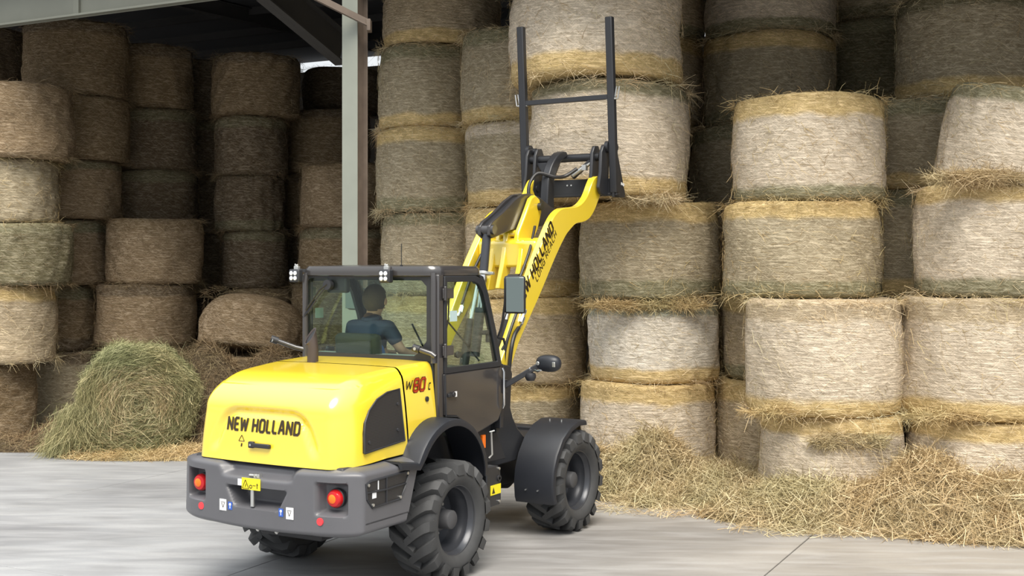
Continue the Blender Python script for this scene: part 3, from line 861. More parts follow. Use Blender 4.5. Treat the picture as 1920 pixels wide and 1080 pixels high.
def lettering(text, fn, size, sw=.17, shear=0.0, gap=.30, name='lettering', mat=None, parent=None, width=None):
    """fn(x, y) -> 3D point; text height = size; width stretches to a total length"""
    segs = []; x = 0
    for ch in text:
        if ch == ' ': x += .42; continue
        w, st = GL[ch]
        for pl in st:
            for (a, b) in zip(pl[:-1], pl[1:]): segs.append(((a[0] + x, a[1]), (b[0] + x, b[1])))
        x += w + gap
    tot = x - gap
    kx = (width / tot) if width else size
    V = []; Q = []
    for a, b in segs:
        ax_, ay_ = a[0] * kx, a[1] * size; bx_, by_ = b[0] * kx, b[1] * size
        L_ = math.hypot(bx_ - ax_, by_ - ay_); dx, dy = (bx_ - ax_) / L_, (by_ - ay_) / L_
        h = sw * size / 2; ex = h * .55
        steps = 3
        c = [(ax_ - dx * ex, ay_ - dy * ex), (bx_ + dx * ex, by_ + dy * ex)]
        base = len(V)
        for i in range(steps + 1):
            t = i / steps; px = c[0][0] + (c[1][0] - c[0][0]) * t; py = c[0][1] + (c[1][1] - c[0][1]) * t
            for sgn in (-1, 1):
                qx, qy = px - dy * h * sgn, py + dx * h * sgn
                V.append(tuple(fn(qx + qy * shear, qy)))
        for i in range(steps): Q.append((base + 2 * i, base + 2 * i + 1, base + 2 * i + 3, base + 2 * i + 2))
    me = bpy.data.meshes.new(name); me.from_pydata(V, [], Q); me.update()
    return link(name, me, mat, parent)

# --- rounded shells
def shell(u0, u1, hw, w0, w1, rad, faces, step, deform, rs=None):
    """box surface with ellipsoid-rounded edges; rad = (ru rear, rv, rw top, rw bottom); returns MB"""
    ru, rv0, rt0, rb = rad
    mb = MB()
    def pt(u, v, w):
        k_ = rs(u) if rs else 1.0
        rv, rt = rv0 * k_, rt0 * k_
        qu = max(u, u0 + ru); qv = min(max(v, -hw + rv), hw - rv); qw = min(w, w1 - rt)
        rwz = rt
        if rb > 0 and w < w0 + rb: qw = w0 + rb; rwz = rb
        e = Vector(((u - qu) / ru, (v - qv) / rv, (w - qw) / rwz)); n = e.length
        if n > 1e-6:
            e = e / n * max(abs(e.x), abs(e.y), abs(e.z))
        return deform(qu + e.x * ru, qv + e.y * rv, qw + e.z * rwz)
    def lin(a, b): n = max(2, int(abs(b - a) / step) + 1); return [a + (b - a) * i / (n - 1) for i in range(n)]
    U, Vv, W = lin(u0, u1), lin(-hw, hw), lin(w0, w1)
    def grid(A, B, fn):
        P = [fn(a, b) for a in A for b in B]; nb = len(B)
        mb.add(P, [(i * nb + j, i * nb + j + 1, (i + 1) * nb + j + 1, (i + 1) * nb + j) for i in range(len(A) - 1) for j in range(nb - 1)])
    if 'rear' in faces: grid(Vv, W, lambda v, w: pt(u0, v, w))
    if 'top' in faces: grid(U, Vv, lambda u, v: pt(u, v, w1))
    if 'sides' in faces:
        grid(U, W, lambda u, w: pt(u, hw, w)); grid(U, W, lambda u, w: pt(u, -hw, w))
    if 'bottom' in faces: grid(U, Vv, lambda u, v: pt(u, v, w0))
    return mb

def sm(a, b, x):
    t = min(1, max(0, (x - a) / (b - a))); return t * t * (3 - 2 * t)

HB, HT = 1.075, 1.80          # hood bottom and top
def hood_u(v, w):             # rear surface of the hood (below the shoulder)
    return -1.345 + .075 * v * v + .07 * (w - HB)
def rear_groove(v, w):
    # arch-shaped step around the name panel
    hw_ = .50 - .10 * sm(1.1, 1.5, w); dv = abs(v) - hw_ ; dw = w - 1.475 + .05 * v * v
    d = max(dv, dw) if not (dv > 0 and dw > 0) else math.hypot(max(dv, 0), max(dw, 0))
    # rounded corner
    q = Vector((max(dv + .12, 0), max(dw + .12, 0))).length - .12
    d = q if (dv > -.12 and dw > -.12) else max(dv, dw)
    step_in = sm(-.035, 0.0, d) * (1 - sm(.02, .085, d))
    return .034 * step_in * sm(1.12, 1.25, w)
def hood_def(u, v, w):
    t = (w - HB) / (HT - HB)
    k = min(1, max(0, -u / 1.345))
    topk = 1 - .145 * k ** 1.6 * max(0, t) if t > 0 else 1
    w2 = HB + (w - HB) * topk - .012 * v * v * (1 if t > .9 else 0)
    v2 = v * (1 - .10 * max(0, t) ** 1.5) * (1 - .085 * (1 - k))
    u2 = u + (.075 * v * v + .07 * max(0, min(w - HB, .4))) * sm(.55, 1.0, k)
    if k > .86 and w < 1.66: u2 += rear_groove(v, w)
    # bottom edge climbs forward along the sides
    if w <= HB + 1e-6: w2 += .055 * (1 - k)
    return (v2, u2, w2)
hs = shell(-1.345, 0.0, .80, HB, HT, (.46, .18, .28, 0), ('rear', 'top', 'sides'), .022, hood_def, lambda u: .28 + .72 * sm(.05, .95, -u / 1.345))
def clip(mb, keep):
    used = {}; V = []; Fc = []
    for q in mb.f:
        c = sum((Vector(mb.v[i]) for i in q), Vector()) / len(q)
        if keep(c):
            nq = []
            for i in q:
                if i not in used: used[i] = len(V); V.append(mb.v[i])
                nq.append(used[i])
            Fc.append(tuple(nq))
    o = MB(); o.v, o.f = V, Fc
    return o
SEAM = -.46
hood = clip(hs, lambda c: c.y < SEAM).build('engine_hood', M['yellow'], loader, smooth=True, weld=True, angle=60)
deck = clip(hs, lambda c: c.y >= SEAM + .024 and math.hypot(c.y + .075, c.z - .79) > .535).build('hood_front_panel', M['yellow'], loader, smooth=True, weld=True, angle=60)
m = MB(); m.box((0, -.55, 1.35), (1.20, .95, .5)); m.build('engine_block', M['dark_frame'], loader)
# exhaust stack with slanted end
def pipe_ring(c, r, slope, n=22):
    return [(c[0] + r * math.cos(2 * math.pi * k / n), c[1] + r * math.sin(2 * math.pi * k / n), c[2] + slope * r * (math.cos(2 * math.pi * k / n) * .38 + math.sin(2 * math.pi * k / n) * .92)) for k in range(n)]
m = MB(); n = 22
rg = [pipe_ring(c, r, sl) for c, r, sl in (((-.255, -.42, 1.66), .047, 0), ((-.255, -.42, 1.90), .047, .1), ((-.262, -.425, 1.955), .047, .5), ((-.272, -.432, 2.0), .047, 1.5), ((-.272, -.432, 2.0), .041, 1.5), ((-.262, -.425, 1.93), .041, .5))]
m.add([p for r in rg for p in r], [(j * n + i, j * n + (i + 1) % n, (j + 1) * n + (i + 1) % n, (j + 1) * n + i) for j in range(len(rg) - 1) for i in range(n)])
m.lathe([(.047, 1.776), (.066, 1.772), (.066, 1.755)], 20, 'z', (-.255, -.42, 0))
ex = m.build('exhaust_pipe', simple('exhaust_brown', (.085, .068, .066), .42, metal=.5), loader, smooth=True)
m = MB(); m.add(pipe_ring((-.2705, -.431, 1.988), .0425, 1.45), [tuple(range(n))]); m.build('bore_shade_disc', M['hose'], ex)  # black disc stands in for the shade inside the pipe
# tailgate handle
m = MB()
m.box((.0, hood_u(0, 1.21) - .022, 1.212), (.20, .022, .034)); m.box((-.085, hood_u(0, 1.21) - .016, 1.214), (.05, .03, .05)); m.box((.09, hood_u(0, 1.21) - .012, 1.21), (.022, .024, .032))
hd = m.build('hood_handle', M['black_plastic'], hood, bevel=.007)
m = MB(); m.cyl((-.085, hood_u(0, 1.21) - .031, 1.214), (-.085, hood_u(0, 1.21) - .034, 1.214), .009, 12); m.build('key_lock', M['steel'], hood)
lettering('NEW HOLLAND', lambda x, y: (-.36 + x, hood_u(-.36 + x, 1.315 + y) - .003, 1.315 + y), .092, .22, .10, .34, 'name_lettering', M['ink'], hood, width=.72)
# warning triangle beside the handle
m = MB()
for a, b in (((-.235, 1.232), (-.205, 1.278)), ((-.205, 1.278), (-.175, 1.232)), ((-.235, 1.232), (-.175, 1.232))):
    m.bar((a[0], hood_u(a[0], a[1]) - .002, a[1]), (b[0], hood_u(b[0], b[1]) - .002, b[1]), .004, .003)
m.bar((-.205, hood_u(-.2, 1.2) - .002, 1.19), (-.2, hood_u(-.2, 1.2) - .002, 1.215), .012, .003)
m.build('warning_mark', M['ink'], hood)
def side_v(u, w, off=.0):
    p = hood_def(u, .80, w); return p[0] + off
# side grille on both flanks
GP = [(-1.062, 1.175), (-.505, 1.205), (-.520, 1.615), (-.70, 1.60), (-.845, 1.56), (-.965, 1.485), (-1.030, 1.40), (-1.05, 1.32)]
for sg in (1, -1):
    m = MB()
    V = [(sg * side_v(u, w, .006), u, w) for u, w in GP]; Vb = [(sg * (side_v(u, w) - .03), u, w) for u, w in GP]
    n = len(GP); m.add(V + Vb, [tuple(range(n))] + [(i, (i + 1) % n, n + (i + 1) % n, n + i) for i in range(n)])
    g = m.build('side_grille', M['grille'], hood)
    m = MB()
    m.tube([(sg * side_v(u, w, .004), u, w) for u, w in GP + GP[:1]], .008, 6); m.build('grille_rim', M['black_plastic'], hood, smooth=True)
    for u, w in ((-.60, 1.30), (-1.0, 1.25), (-.57, 1.5)):
        m = MB(); m.cyl((sg * side_v(u, w, .005), u, w), (sg * side_v(u, w, .013), u, w), .013, 10); m.build('grille_bolt', M['rim'], hood)
# W80C badge and lock on the front panel
lettering('W', lambda x, y: (side_v(-.40 + x, 1.60, .006), -.43 + x, 1.60 + y), .062, .22, .25, .3, 'model_letter', M['ink'], deck, width=.085)
lettering('80', lambda x, y: (side_v(-.30 + x, 1.58, .0045), -.318 + x, 1.572 + y), .096, .30, .22, .30, 'model_number_outline', M['ink'], deck, width=.165)
lettering('80', lambda x, y: (side_v(-.30 + x, 1.58, .007), -.318 + x, 1.572 + y), .096, .20, .22, .30, 'model_number', M['redink'], deck, width=.165)
lettering('C', lambda x, y: (side_v(-.07 + x, 1.585, .006), -.088 + x, 1.570 + y), .05, .24, .2, .3, 'model_letter', M['ink'], deck)
m = MB(); m.cyl((side_v(-.14, 1.5, 0), -.13, 1.495), (side_v(-.14, 1.5, .012), -.13, 1.495), .022, 14); m.build('filler_lock', M['black_plastic'], deck, smooth=True)

# --- rear counterweight / bumper
BB, BT = .55, 1.085
PK = [(s * .68, .862) for s in (1, -1)]
def bump_u(v): return -1.41 + .14 * v * v
def bumper_def(u, v, w):
    kk = sm(.45, .60, abs(v)); ue = -.545 + .36 * (w - 1.0)
    u = -1.41 + (u + 1.41) * (1 - kk + kk * (ue + 1.41) / (1.41 - .42))
    k = min(1, max(0, (-u - .5) / .945))
    u2 = u + .14 * v * v * sm(.7, 1.0, k)
    if k > .75:
        d = 0
        for pv, pw in PK:      # tail light pockets
            d = max(d, .105 * (1 - sm(.095, .13, abs(v - pv))) * (1 - sm(.095, .125, abs(w - pw))))
        hwid = .30 - .55 * max(0, .90 - w)          # lower slot, narrower below
        d = max(d, .17 * (1 - sm(hwid - .04, hwid + .02, abs(v))) * sm(.74, .76, w) * (1 - sm(.880, .895, w)))
        hw2 = .33 + .6 * max(0, w - 1.0)            # scoop below the hood
        d = max(d, .095 * (1 - sm(hw2 - .05, hw2 + .05, abs(v))) * sm(.955, 1.005, w))
        u2 += d * sm(.75, .9, k)
    # underside tucks up to the sides
    w2 = w + (.03 * v * v if w < BB + .12 else 0)
    return (v, u2, w2)
bs = shell(-1.41, -.42, .905, BB, BT, (.25, .24, .055, .05), ('rear', 'top', 'sides', 'bottom'), .012, bumper_def)
bumper = bs.build('counterweight', M['grey_plastic'], loader, smooth=True, weld=True, angle=50)
m = MB(); m.box((0, -.88, HB - .012), (1.50, .80, .05)); m.build('hood_seal', M['black_plastic'], loader, bevel=.02)
def bump_at(v, off=0): return bump_u(v) - off
for pv, pw in PK:
    y0 = bump_at(pv) + .105
    m = MB(); m.lathe([(.0, -.078), (.035, -.077), (.055, -.071), (.066, -.055), (.068, -.03), (.068, 0)], 28, 'y', (pv, y0, pw))
    tl = m.build('tail_light', M['red_lens'], bumper, smooth=True)
    m = MB(); m.lathe([(0, -.086), (.026, -.085), (.034, -.079), (.036, -.072)], 20, 'y', (pv - .004, y0, pw)); m.build('indicator_lens', M['orange_lens'], bumper, smooth=True)
    m = MB(); m.lathe([(.066, -.035), (.074, -.03), (.074, 0)], 28, 'y', (pv, y0, pw)); m.build('light_bezel', M['black_plastic'], bumper, smooth=True)
    sv = math.copysign(1, pv)
    m = MB(); m.cyl((sv * .60, bump_at(.60) + .01, .695), (sv * .60, bump_at(.60, .008), .695), .029, 20); m.build('reflector_disc', M['reflector'], bumper, smooth=True)
    m = MB(); m.box((sv * .335, bump_at(.335, .0015), .735), (.075, .004, .088)); m.build('white_decal', M['white'], bumper)
    m = MB(); m.bar((sv * .335 - .015, bump_at(.335, .004), .75), (sv * .335, bump_at(.335, .004), .715), .006, .002); m.bar((sv * .335 + .015, bump_at(.335, .004), .75), (sv * .335, bump_at(.335, .004), .715), .006, .002); m.bar((sv * .335 - .022, bump_at(.335, .004), .757), (sv * .335 + .022, bump_at(.335, .004), .757), .005, .002)
    m.build('decal_mark', M['ink'], bumper)
    bx = sv * (.335 - .078)
    m = MB(); m.box((bx, bump_at(bx, .0015), .735), (.042, .004, .06)); m.build('blue_decal', M['blue'], bumper)
    m = MB(); m.cyl((bx, bump_at(bx, .003), .746), (bx, bump_at(bx, .005), .746), .011, 10); m.bar((bx, bump_at(bx, .004), .745), (bx, bump_at(bx, .004), .715), .006, .002); m.build('decal_mark', M['white'], bumper)
# centre bar, warning plate, hitch pin
m = MB(); m.box((-.03, bump_at(0) + .012, .83), (.030, .018, .16)); m.build('hitch_bar', M['steel'], bumper, bevel=.003)
m = MB(); m.box((-.03, bump_at(0, .006), .925), (.185, .006, .088)); wpl = m.build('warning_plate', M['sticker'], bumper)
m = MB(); yy = bump_at(0, .0105)
for a, b in (((-.115, .89), (-.083, .955)), ((-.083, .955), (-.048, .89)), ((-.115, .89), (-.048, .89)), ((-.086, .90), (-.076, .925)), ((-.01, .918), (.02, .918)), ((.035, .895), (.035, .935)), ((.028, .925), (.045, .925))):
    m.bar((a[0], yy, a[1]), (b[0], yy, b[1]), .006, .002)
m.lathe([(.009, 0), (.015, 0), (.015, .001), (.009, .001)], 14, 'y', (-.03, yy, .906))
m.build('warning_symbols', M['ink'], bumper)
m = MB(); m.box((-.15, bump_at(.15, .003), .93), (.04, .005, .05)); m.build('white_decal', M['white'], bumper)
m = MB(); m.cyl((-.075, bump_at(0) + .03, .985), (.03, bump_at(0) + .03, .988), .012, 10); m.cyl((-.02, bump_at(0) + .03, .955), (-.02, bump_at(0) + .03, 1.0), .014, 12); m.box((.02, bump_at(0) + .03, .985), (.03, .03, .035))
m.build('hitch_pin', M['steel'], bumper, smooth=True)
for vx in (-.05, .14):
    m = MB(); m.cyl((vx, -1.30, .57), (vx, -1.325, .555), .014, 10); m.build('bolt', M['steel'], bumper)
# flank grilles of the counterweight
def bside(u, off=0):
    e = max(0, (-u - 1.16) / .25); return .905 - .24 * (1 - math.sqrt(max(0, 1 - e * e))) + off
BG = [(-1.195, .86), (-1.205, .975), (-1.15, .99), (-.665, 1.0), (-.725, .87), (-.775, .80), (-1.13, .79)]
for sg in (1, -1):
    n = len(BG); m = MB()
    m.add([(sg * bside(u, .004), u, w) for u, w in BG] + [(sg * (bside(u) - .03), u, w) for u, w in BG], [tuple(range(n))] + [(i, (i + 1) % n, n + (i + 1) % n, n + i) for i in range(n)])
    m.build('flank_grille', M['grille'], bumper)
    m = MB(); m.tube([(sg * bside(u, .004), u, w) for u, w in BG + BG[:1]], .009, 6)
    m.tube([(sg * bside(-.96, .008), -.96, .79), (sg * bside(-.96, .008), -.96, .995)], .007, 6)
    m.tube([(sg * bside(-1.2, .008), -1.2, .91), (sg * bside(-.96, .008), -.96, .90), (sg * bside(-.71, .008), -.71, .91)], .007, 6)
    m.build('grille_frame', M['black_plastic'], bumper, smooth=True)
    for u, w in ((-1.185, .965), (-1.13, .81), (-.69, .985), (-.785, .815)):
        m = MB(); m.cyl((sg * bside(u, 0), u, w), (sg * bside(u, .016), u, w), .012, 10); m.build('bolt', M['steel'], bumper)
    m = MB(); m.box((sg * bside(-1.10, .0), -1.11, .885), (.012, .05, .055)); m.box((sg * bside(-1.06, .0), -1.06, .95), (.012, .012, .07)); m.build('lamp_lens', M['led'], bumper)

# --- wheels
WR, WW = .4935, .40
def tyre_mesh():
    m = MB()
    h = WW / 2
    prof = [(.282, -h + .055), (.31, -h + .02), (.36, -h + .003), (.40, -h + .012), (.428, -h + .035), (.438, -h + .07), (.442, 0), (.438, h - .07), (.428, h - .035), (.40, h - .012), (.36, h - .003), (.31, h - .02), (.282, h - .055)]
    m.lathe(prof, 64, 'x')
    n = 17
    for s in (1, -1):
        for k in range(n):
            a0 = 2 * math.pi * (k + (0 if s > 0 else .5)) / n
            # lug path from the shoulder to past the centre line, curving
            path = []
            for i in range(7):
                t = i / 6
                x = s * (h - .002 - (h + .035) * t)
                a = a0 + .34 * (t ** 1.25)
                top = WR - .004 * (1 - t) if i > 0 else WR - .03
                low = .42 if i > 0 else .39
                path.append((x, a, top, low, .040 + .012 * (1 - t)))
            x, a, tp, lw, hwid = path[0]
            path.insert(0, (s * (h + .004), a0 - .02, .425, .38, .050))
            V = []
            for x, a, tp, lw, hw_ in path:
                for sg_, rr_, kk in ((-1, lw, 1.15), (-1, tp, .80), (1, tp, .80), (1, lw, 1.15)):
                    ang = a + sg_ * hw_ * kk / .47
                    V.append((x, rr_ * math.cos(ang), rr_ * math.sin(ang)))
            Fc = []
            L_ = len(path)
            for i in range(L_ - 1):
                for j in range(3): Fc.append((i * 4 + j, i * 4 + j + 1, (i + 1) * 4 + j + 1, (i + 1) * 4 + j))
            Fc.append((3, 2, 1, 0)); b = (L_ - 1) * 4; Fc.append((b, b + 1, b + 2, b + 3))
            m.add(V, Fc)
    me = bpy.data.meshes.new('tyre'); me.from_pydata(m.v, [], m.f)
    bm = bmesh.new(); bm.from_mesh(me); bmesh.ops.recalc_face_normals(bm, faces=bm.faces); bm.to_mesh(me); bm.free()
    shade(me, 40); me.materials.append(M['rubber'])
    return me
TY = tyre_mesh()
def rim_parts():
    h = WW / 2
    m = MB()
    m.lathe([(.282, h - .05), (.292, h - .045), (.295, h - .055), (.278, h - .075), (.270, h - .10), (.262, h - .105), (.258, h - .15), (.246, h - .165), (.240, h - .26), (.15, h - .262), (.0, h - .262)], 56, 'x')
    m.lathe([(.282, -h + .05), (.292, -h + .045), (.275, -h + .08), (.255, -h + .12), (.240, h - .26)], 56, 'x')
    r = m; m = MB()
    m.lathe([(.0, h - .085), (.070, h - .087), (.078, h - .095), (.082, h - .20), (.10, h - .205), (.105, h - .262)], 32, 'x')
    return r, m
rimb, hubb = rim_parts()
rim_o = None
def wheel(name, x, y, sg, spin):
    global rim_o, hub_me, nut_me
    w = bpy.data.objects.new(name, TY); COL.objects.link(w); w.parent = loader
    w.location = (x, y, WR); w.rotation_euler = (spin, 0, 0 if sg > 0 else math.pi)
    if rim_o is None:
        rim_o = rimb.build('rim', M['rim'], w, smooth=True, angle=45)
        hb = hubb.build('hub_cap', M['hub'], w, smooth=True, angle=45); hub_me = hb.data
        mm = MB(); mm.cyl((0, 0, 0), (.025, 0, 0), .014, 6); nt = mm.build('wheel_nut', M['steel'], w); nut_me = nt.data; nt.location = (WW / 2 - .262, .13, 0); k0 = 1
    else:
        for nm, me in (('rim', rim_o.data), ('hub_cap', hub_me)):
            o = bpy.data.objects.new(nm, me); COL.objects.link(o); o.parent = w
        k0 = 0
    for k in range(k0, 8):
        o = bpy.data.objects.new('wheel_nut', nut_me); COL.objects.link(o); o.parent = w
        a = 2 * math.pi * k / 8; o.location = (WW / 2 - .262, .13 * math.cos(a), .13 * math.sin(a))
    return w
FA = 2.17        # front axle
wheel('wheel', .765, 0, 1, .1); wheel('wheel', -.85, 0, -1, .3)
wheel('wheel', .765, FA, 1, .22); wheel('wheel', -.82, FA, -1, .5)
for y in (0, FA):
    m = MB(); m.lathe([(.0, -.70), (.10, -.70), (.11, -.45), (.075, -.38), (.075, -.2), (.15, -.12), (.16, .0), (.15, .12), (.075, .2), (.075, .38), (.11, .45), (.10, .70), (0, .70)], 24, 'x', (0, y, WR))
    m.build('axle', M['dark_frame'], loader, smooth=True)

# --- fenders
def arch(poly_in, v0, v1, th, mat, name, lip=.0, parent=loader):
    """arched sheet: poly_in = (u, w) outer line; v0 inner, v1 outer"""
    m = MB(); n = len(poly_in)
    nor = []
    for i in range(n):
        a = Vector(poly_in[max(0, i - 1)]); b = Vector(poly_in[min(n - 1, i + 1)]); t = (b - a).normalized(); nor.append(Vector((t.y, -t.x)))
    rows = []
    for v, dn in ((v0, 0), (v1 - .03, 0), (v1 - .008, -.008), (v1, -.03), (v1, -.03 - lip), (v1 - .012, -.03 - lip), (v1 - .02, -th - .03), (v1 - .04, -th), (v0, -th)):
        rows.append([(v, poly_in[i][0] - nor[i].x * dn * -1 * -1, poly_in[i][1] - nor[i].y * dn * -1 * -1) for i in range(n)])
    V = [p for r in rows for p in r]; Fc = []
    for j in range(len(rows)):
        j2 = (j + 1) % len(rows)
        for i in range(n - 1): Fc.append((j * n + i, j * n + i + 1, j2 * n + i + 1, j2 * n + i))
    Fc.append(tuple(j * n for j in range(len(rows)))); Fc.append(tuple(j * n + n - 1 for j in range(len(rows))))
    m.add(V, Fc)
    return m.build(name, mat, parent, smooth=True, angle=40)
def arcp(cu, cw, r, a0, a1, n): return [(cu + r * math.cos(math.radians(a0 + (a1 - a0) * i / (n - 1))), cw + r * math.sin(math.radians(a0 + (a1 - a0) * i / (n - 1)))) for i in range(n)]
RF = [(-.80, 1.085)] + arcp(-.075, .79, .55, 152, 8, 22) + [(.47, .80)]
for sg in (1, -1):
    if sg > 0: arch(RF, .60, .945, .02, M['fender'], 'rear_fender', .03)
    else: arch(RF, -.60, -.945 + .0, .02, M['fender'], 'rear_fender', .03)
    # inner arch plate behind the wheel
    m = MB(); m.side([(-.62, .55)] + [(p[0], p[1] - .012) for p in RF[1:]] + [(.46, .55)], sg * .52, sg * .55); m.build('inner_arch', M['dark_frame'], loader)
FF = arcp(FA, .49, .575, 74, 196, 22)
FF = [(FA + .12, 1.075), (FA - .04, 1.085), (FA - .20, 1.045), (FA - .37, .945), (FA - .49, .80), (FA - .555, .66), (FA - .575, .52), (FA - .56, .39), (FA - .535, .34)]
FF = FF[::-1]
for sg in (1, -1):
    arch(FF, sg * .53, sg * .955, .018, M['fender'], 'front_fender', .02)
    for u, w, n_ in ((FA - .585, .47, 2), (FA - .10, 1.087, 2)):
        for k in range(n_):
            m = MB(); vv = sg * (.66 + .13 * k)
            if w < 1: m.cyl((vv, u - .003, w), (vv, u + .02, w), .007, 8)
            else: m.cyl((vv, u, w - .02), (vv, u, w + .004), .007, 8)
            m.build('fender_bolt', M['steel'], loader)

# --- frames
m = MB()
m.box((0, -.25, .62), (.62, 1.5, .36)); m.box((0, .75, .66), (.70, .75, .40)); m.side([(-1.0, .8), (1.2, .8), (1.2, 1.12), (-.9, 1.12)], -.50, .50)
m.build('rear_chassis', M['dark_frame'], loader, bevel=.015)
m = MB()
m.box((0, 2.15, .66), (.60, 1.15, .42)); m.box((0, 1.5, .62), (.40, .5, .30)); m.box((0, 2.75, .70), (.70, .18, .42))
m.build('front_chassis', M['dark_frame'], loader, bevel=.015)
m = MB(); m.cyl((0, 1.22, .45), (0, 1.22, .95), .10, 20); m.cyl((0, 1.22, .5), (0, 1.22, .56), .17, 20); m.cyl((0, 1.22, .84), (0, 1.22, .9), .17, 20); m.build('articulation_joint', M['black_metal'], loader, smooth=True)
TW = [(1.10, .72), (1.85, .72), (1.96, .86), (1.93, .905), (1.83, .945), (1.72, 1.03), (1.63, 1.14), (1.585, 1.24), (1.60, 1.42), (1.62, 1.56), (1.58, 1.64), (1.46, 1.66), (1.36, 1.60), (1.30, 1.4), (1.18, 1.1)]
for sg in (1, -1):
    m = MB(); m.side(TW, sg * .435, sg * .50); m.build('boom_tower', M['black_metal'], loader, bevel=.012)
    m = MB(); m.side([(1.14, .74), (1.80, .74), (1.70, .95), (1.45, 1.15), (1.20, 1.10)], sg * .24, sg * .435); m.build('tower_gusset', M['dark_frame'], loader, bevel=.01)
m = MB(); m.box((0, 1.62, 1.1), (.5, .06, .6)); m.build('tower_plate', M['dark_frame'], loader)
m = MB(); m.cyl((-.505, 1.50, 1.58), (.505, 1.50, 1.58), .05, 18); m.build('boom_pivot_pin', M['black_metal'], loader, smooth=True)
# step box on each side ahead of the rear wheel
for sg in (1, -1):
    m = MB(); m.side([(.50, .60), (.55, .50), (.72, .50), (.745, .55), (.735, .80), (.70, .845), (.50, .86)], sg * .60, sg * .90)
    st = m.build('step_box', M['black_metal'], loader, bevel=.01)
    m = MB(); m.box((sg * .903, .645, .645), (.004, .17, .085)); m.build('yellow_sticker', M['sticker'], st)
    m = MB(); m.side([(.58, .615), (.63, .615), (.605, .67)], sg * .905, sg * .906); m.build('sticker_mark', M['ink'], st)
    for u, w in ((.70, .82), (.70, .535)):
        m = MB(); m.cyl((sg * .89, u, w), (sg * .912, u, w), .012, 10); m.build('bolt', M['steel'], st)
    m = MB(); m.lathe([(.012, 0), (.028, 0), (.028, .012), (.012, .012)], 16, 'x', (sg * .90, .70, .735)); m.build('lift_eye', M['dark_frame'], st)
    m = MB(); m.box((sg * .69, .78, 1.03), (.03, .05, .12)); m.build('side_marker', M['orange_lens'], loader, bevel=.006)
    m = MB(); m.tube([(sg * .70, .90, 1.10), (sg * .71, .90, .90), (sg * .69, .88, .87)], .010, 8); m.tube([(sg * .68, .90, 1.10), (sg * .71, .94, 1.11)], .008, 8); m.build('step_rail', M['steel'], loader, smooth=True)

# --- cab
CV = .715
FLO = 1.06
m = MB(); m.box((0, .50, FLO), (1.0, 1.05, .06)); m.build('cab_floor', M['interior'], loader)
def post(a, b, w=.06, d=.06, mat='cab_paint', name='cab_pillar'):
    mm = MB(); mm.bar(a, b, w, d, up=(0, 1, 0)); return mm.build(name, M[mat], loader, bevel=.012)
# roof: thin rounded slab, front corners dropping
def roof_def(u, v, w): return (v, u, w)
mr = MB()
RP = []
hw_ = .735; cr = .13
for (cx_, cy_, a0) in ((-hw_ + cr, -.03 + cr, 180), (hw_ - cr, -.03 + cr, 270), (hw_ - cr, .74 - cr, 0), (-hw_ + cr, .74 - cr, 90)):
    for k in range(7):
        a = math.radians(a0 + 15 * k); RP.append((cx_ + cr * math.cos(a), cy_ + cr * math.sin(a)))
n = len(RP)
def ring(sc, z): return [(x * sc, (y - .35) * sc + .35, z) for x, y in RP]
rings = [ring(.95, 2.50), ring(.995, 2.51), ring(1.0, 2.535), ring(.995, 2.565), ring(.97, 2.588), ring(.5, 2.60), ring(.02, 2.602)]
V = [p for r in rings for p in r]; Fc = [tuple(range(n - 1, -1, -1))]
for j in range(len(rings) - 1):
    for i in range(n): Fc.append((j * n + i, j * n + (i + 1) % n, (j + 1) * n + (i + 1) % n, (j + 1) * n + i))
mr.add(V, Fc); mr.build('cab_roof', M['cab_paint'], loader, smooth=True, angle=40)
for sg in (1, -1):
    # rear corner post, and B post just ahead of it
    m = MB(); m.tube([(sg * .69, .0, 1.78), (sg * .69, 0, 2.45), (sg * .68, .01, 2.53)], .026, 12); m.build('rear_corner_tube', M['cab_paint'], loader, smooth=True)
    m = MB(); m.side([(.005, 1.25), (.085, 1.25), (.085, 2.52), (.005, 2.52)], sg * .685, sg * .735); m.build('cab_pillar', M['cab_paint'], loader, bevel=.012)
    # front post, sloping
    m = MB(); m.prism([(.66, 2.52), (.735, 2.50), (.82, 2.34), (.95, 2.02), (1.05, 1.70), (1.075, 1.55), (1.075, 1.12), (1.02, 1.12), (1.02, 1.55), (1.0, 1.70), (.90, 2.02), (.78, 2.32), (.70, 2.46)], sg * .655, sg * .725, lambda p, q, t: (t, p, q)); m.build('cab_pillar', M['black_metal'], loader, bevel=.008)
# rear window: black frame, glass
RG = [(-.665, 1.83), (-.665, 2.46), (-.64, 2.485), (.545, 2.485), (.615, 2.42), (.615, 1.96), (.52, 1.85), (.48, 1.83)]
m = MB(); m.prism([(x, z) for x, z in RG], .012, .020, lambda p, q, t: (p, t, q)); m.build('rear_window', M['glass'], loader)
RGo = [(-.70, 1.79), (-.70, 2.52), (-.69, 2.525), (.68, 2.525), (.70, 2.515), (.70, 1.96), (.70, 1.79), (.50, 1.79)]
mf = MB(); n = len(RG)
V = [(x, .004, z) for x, z in RGo] + [(x, .004, z) for x, z in RG] + [(x, .03, z) for x, z in RGo] + [(x, .03, z) for x, z in RG]
Fc = []
for i in range(n):
    j = (i + 1) % n
    Fc += [(i, j, n + j, n + i), (2 * n + i, 3 * n + i, 3 * n + j, 2 * n + j), (n + i, n + j, 3 * n + j, 3 * n + i), (i, 2 * n + i, 2 * n + j, j)]
mf.add(V, Fc); mf.build('rear_window_frame', M['black_plastic'], loader)
m = MB(); m.box((0, .03, 1.60), (1.36, .04, .42)); m.build('cab_rear_wall', M['interior'], loader)
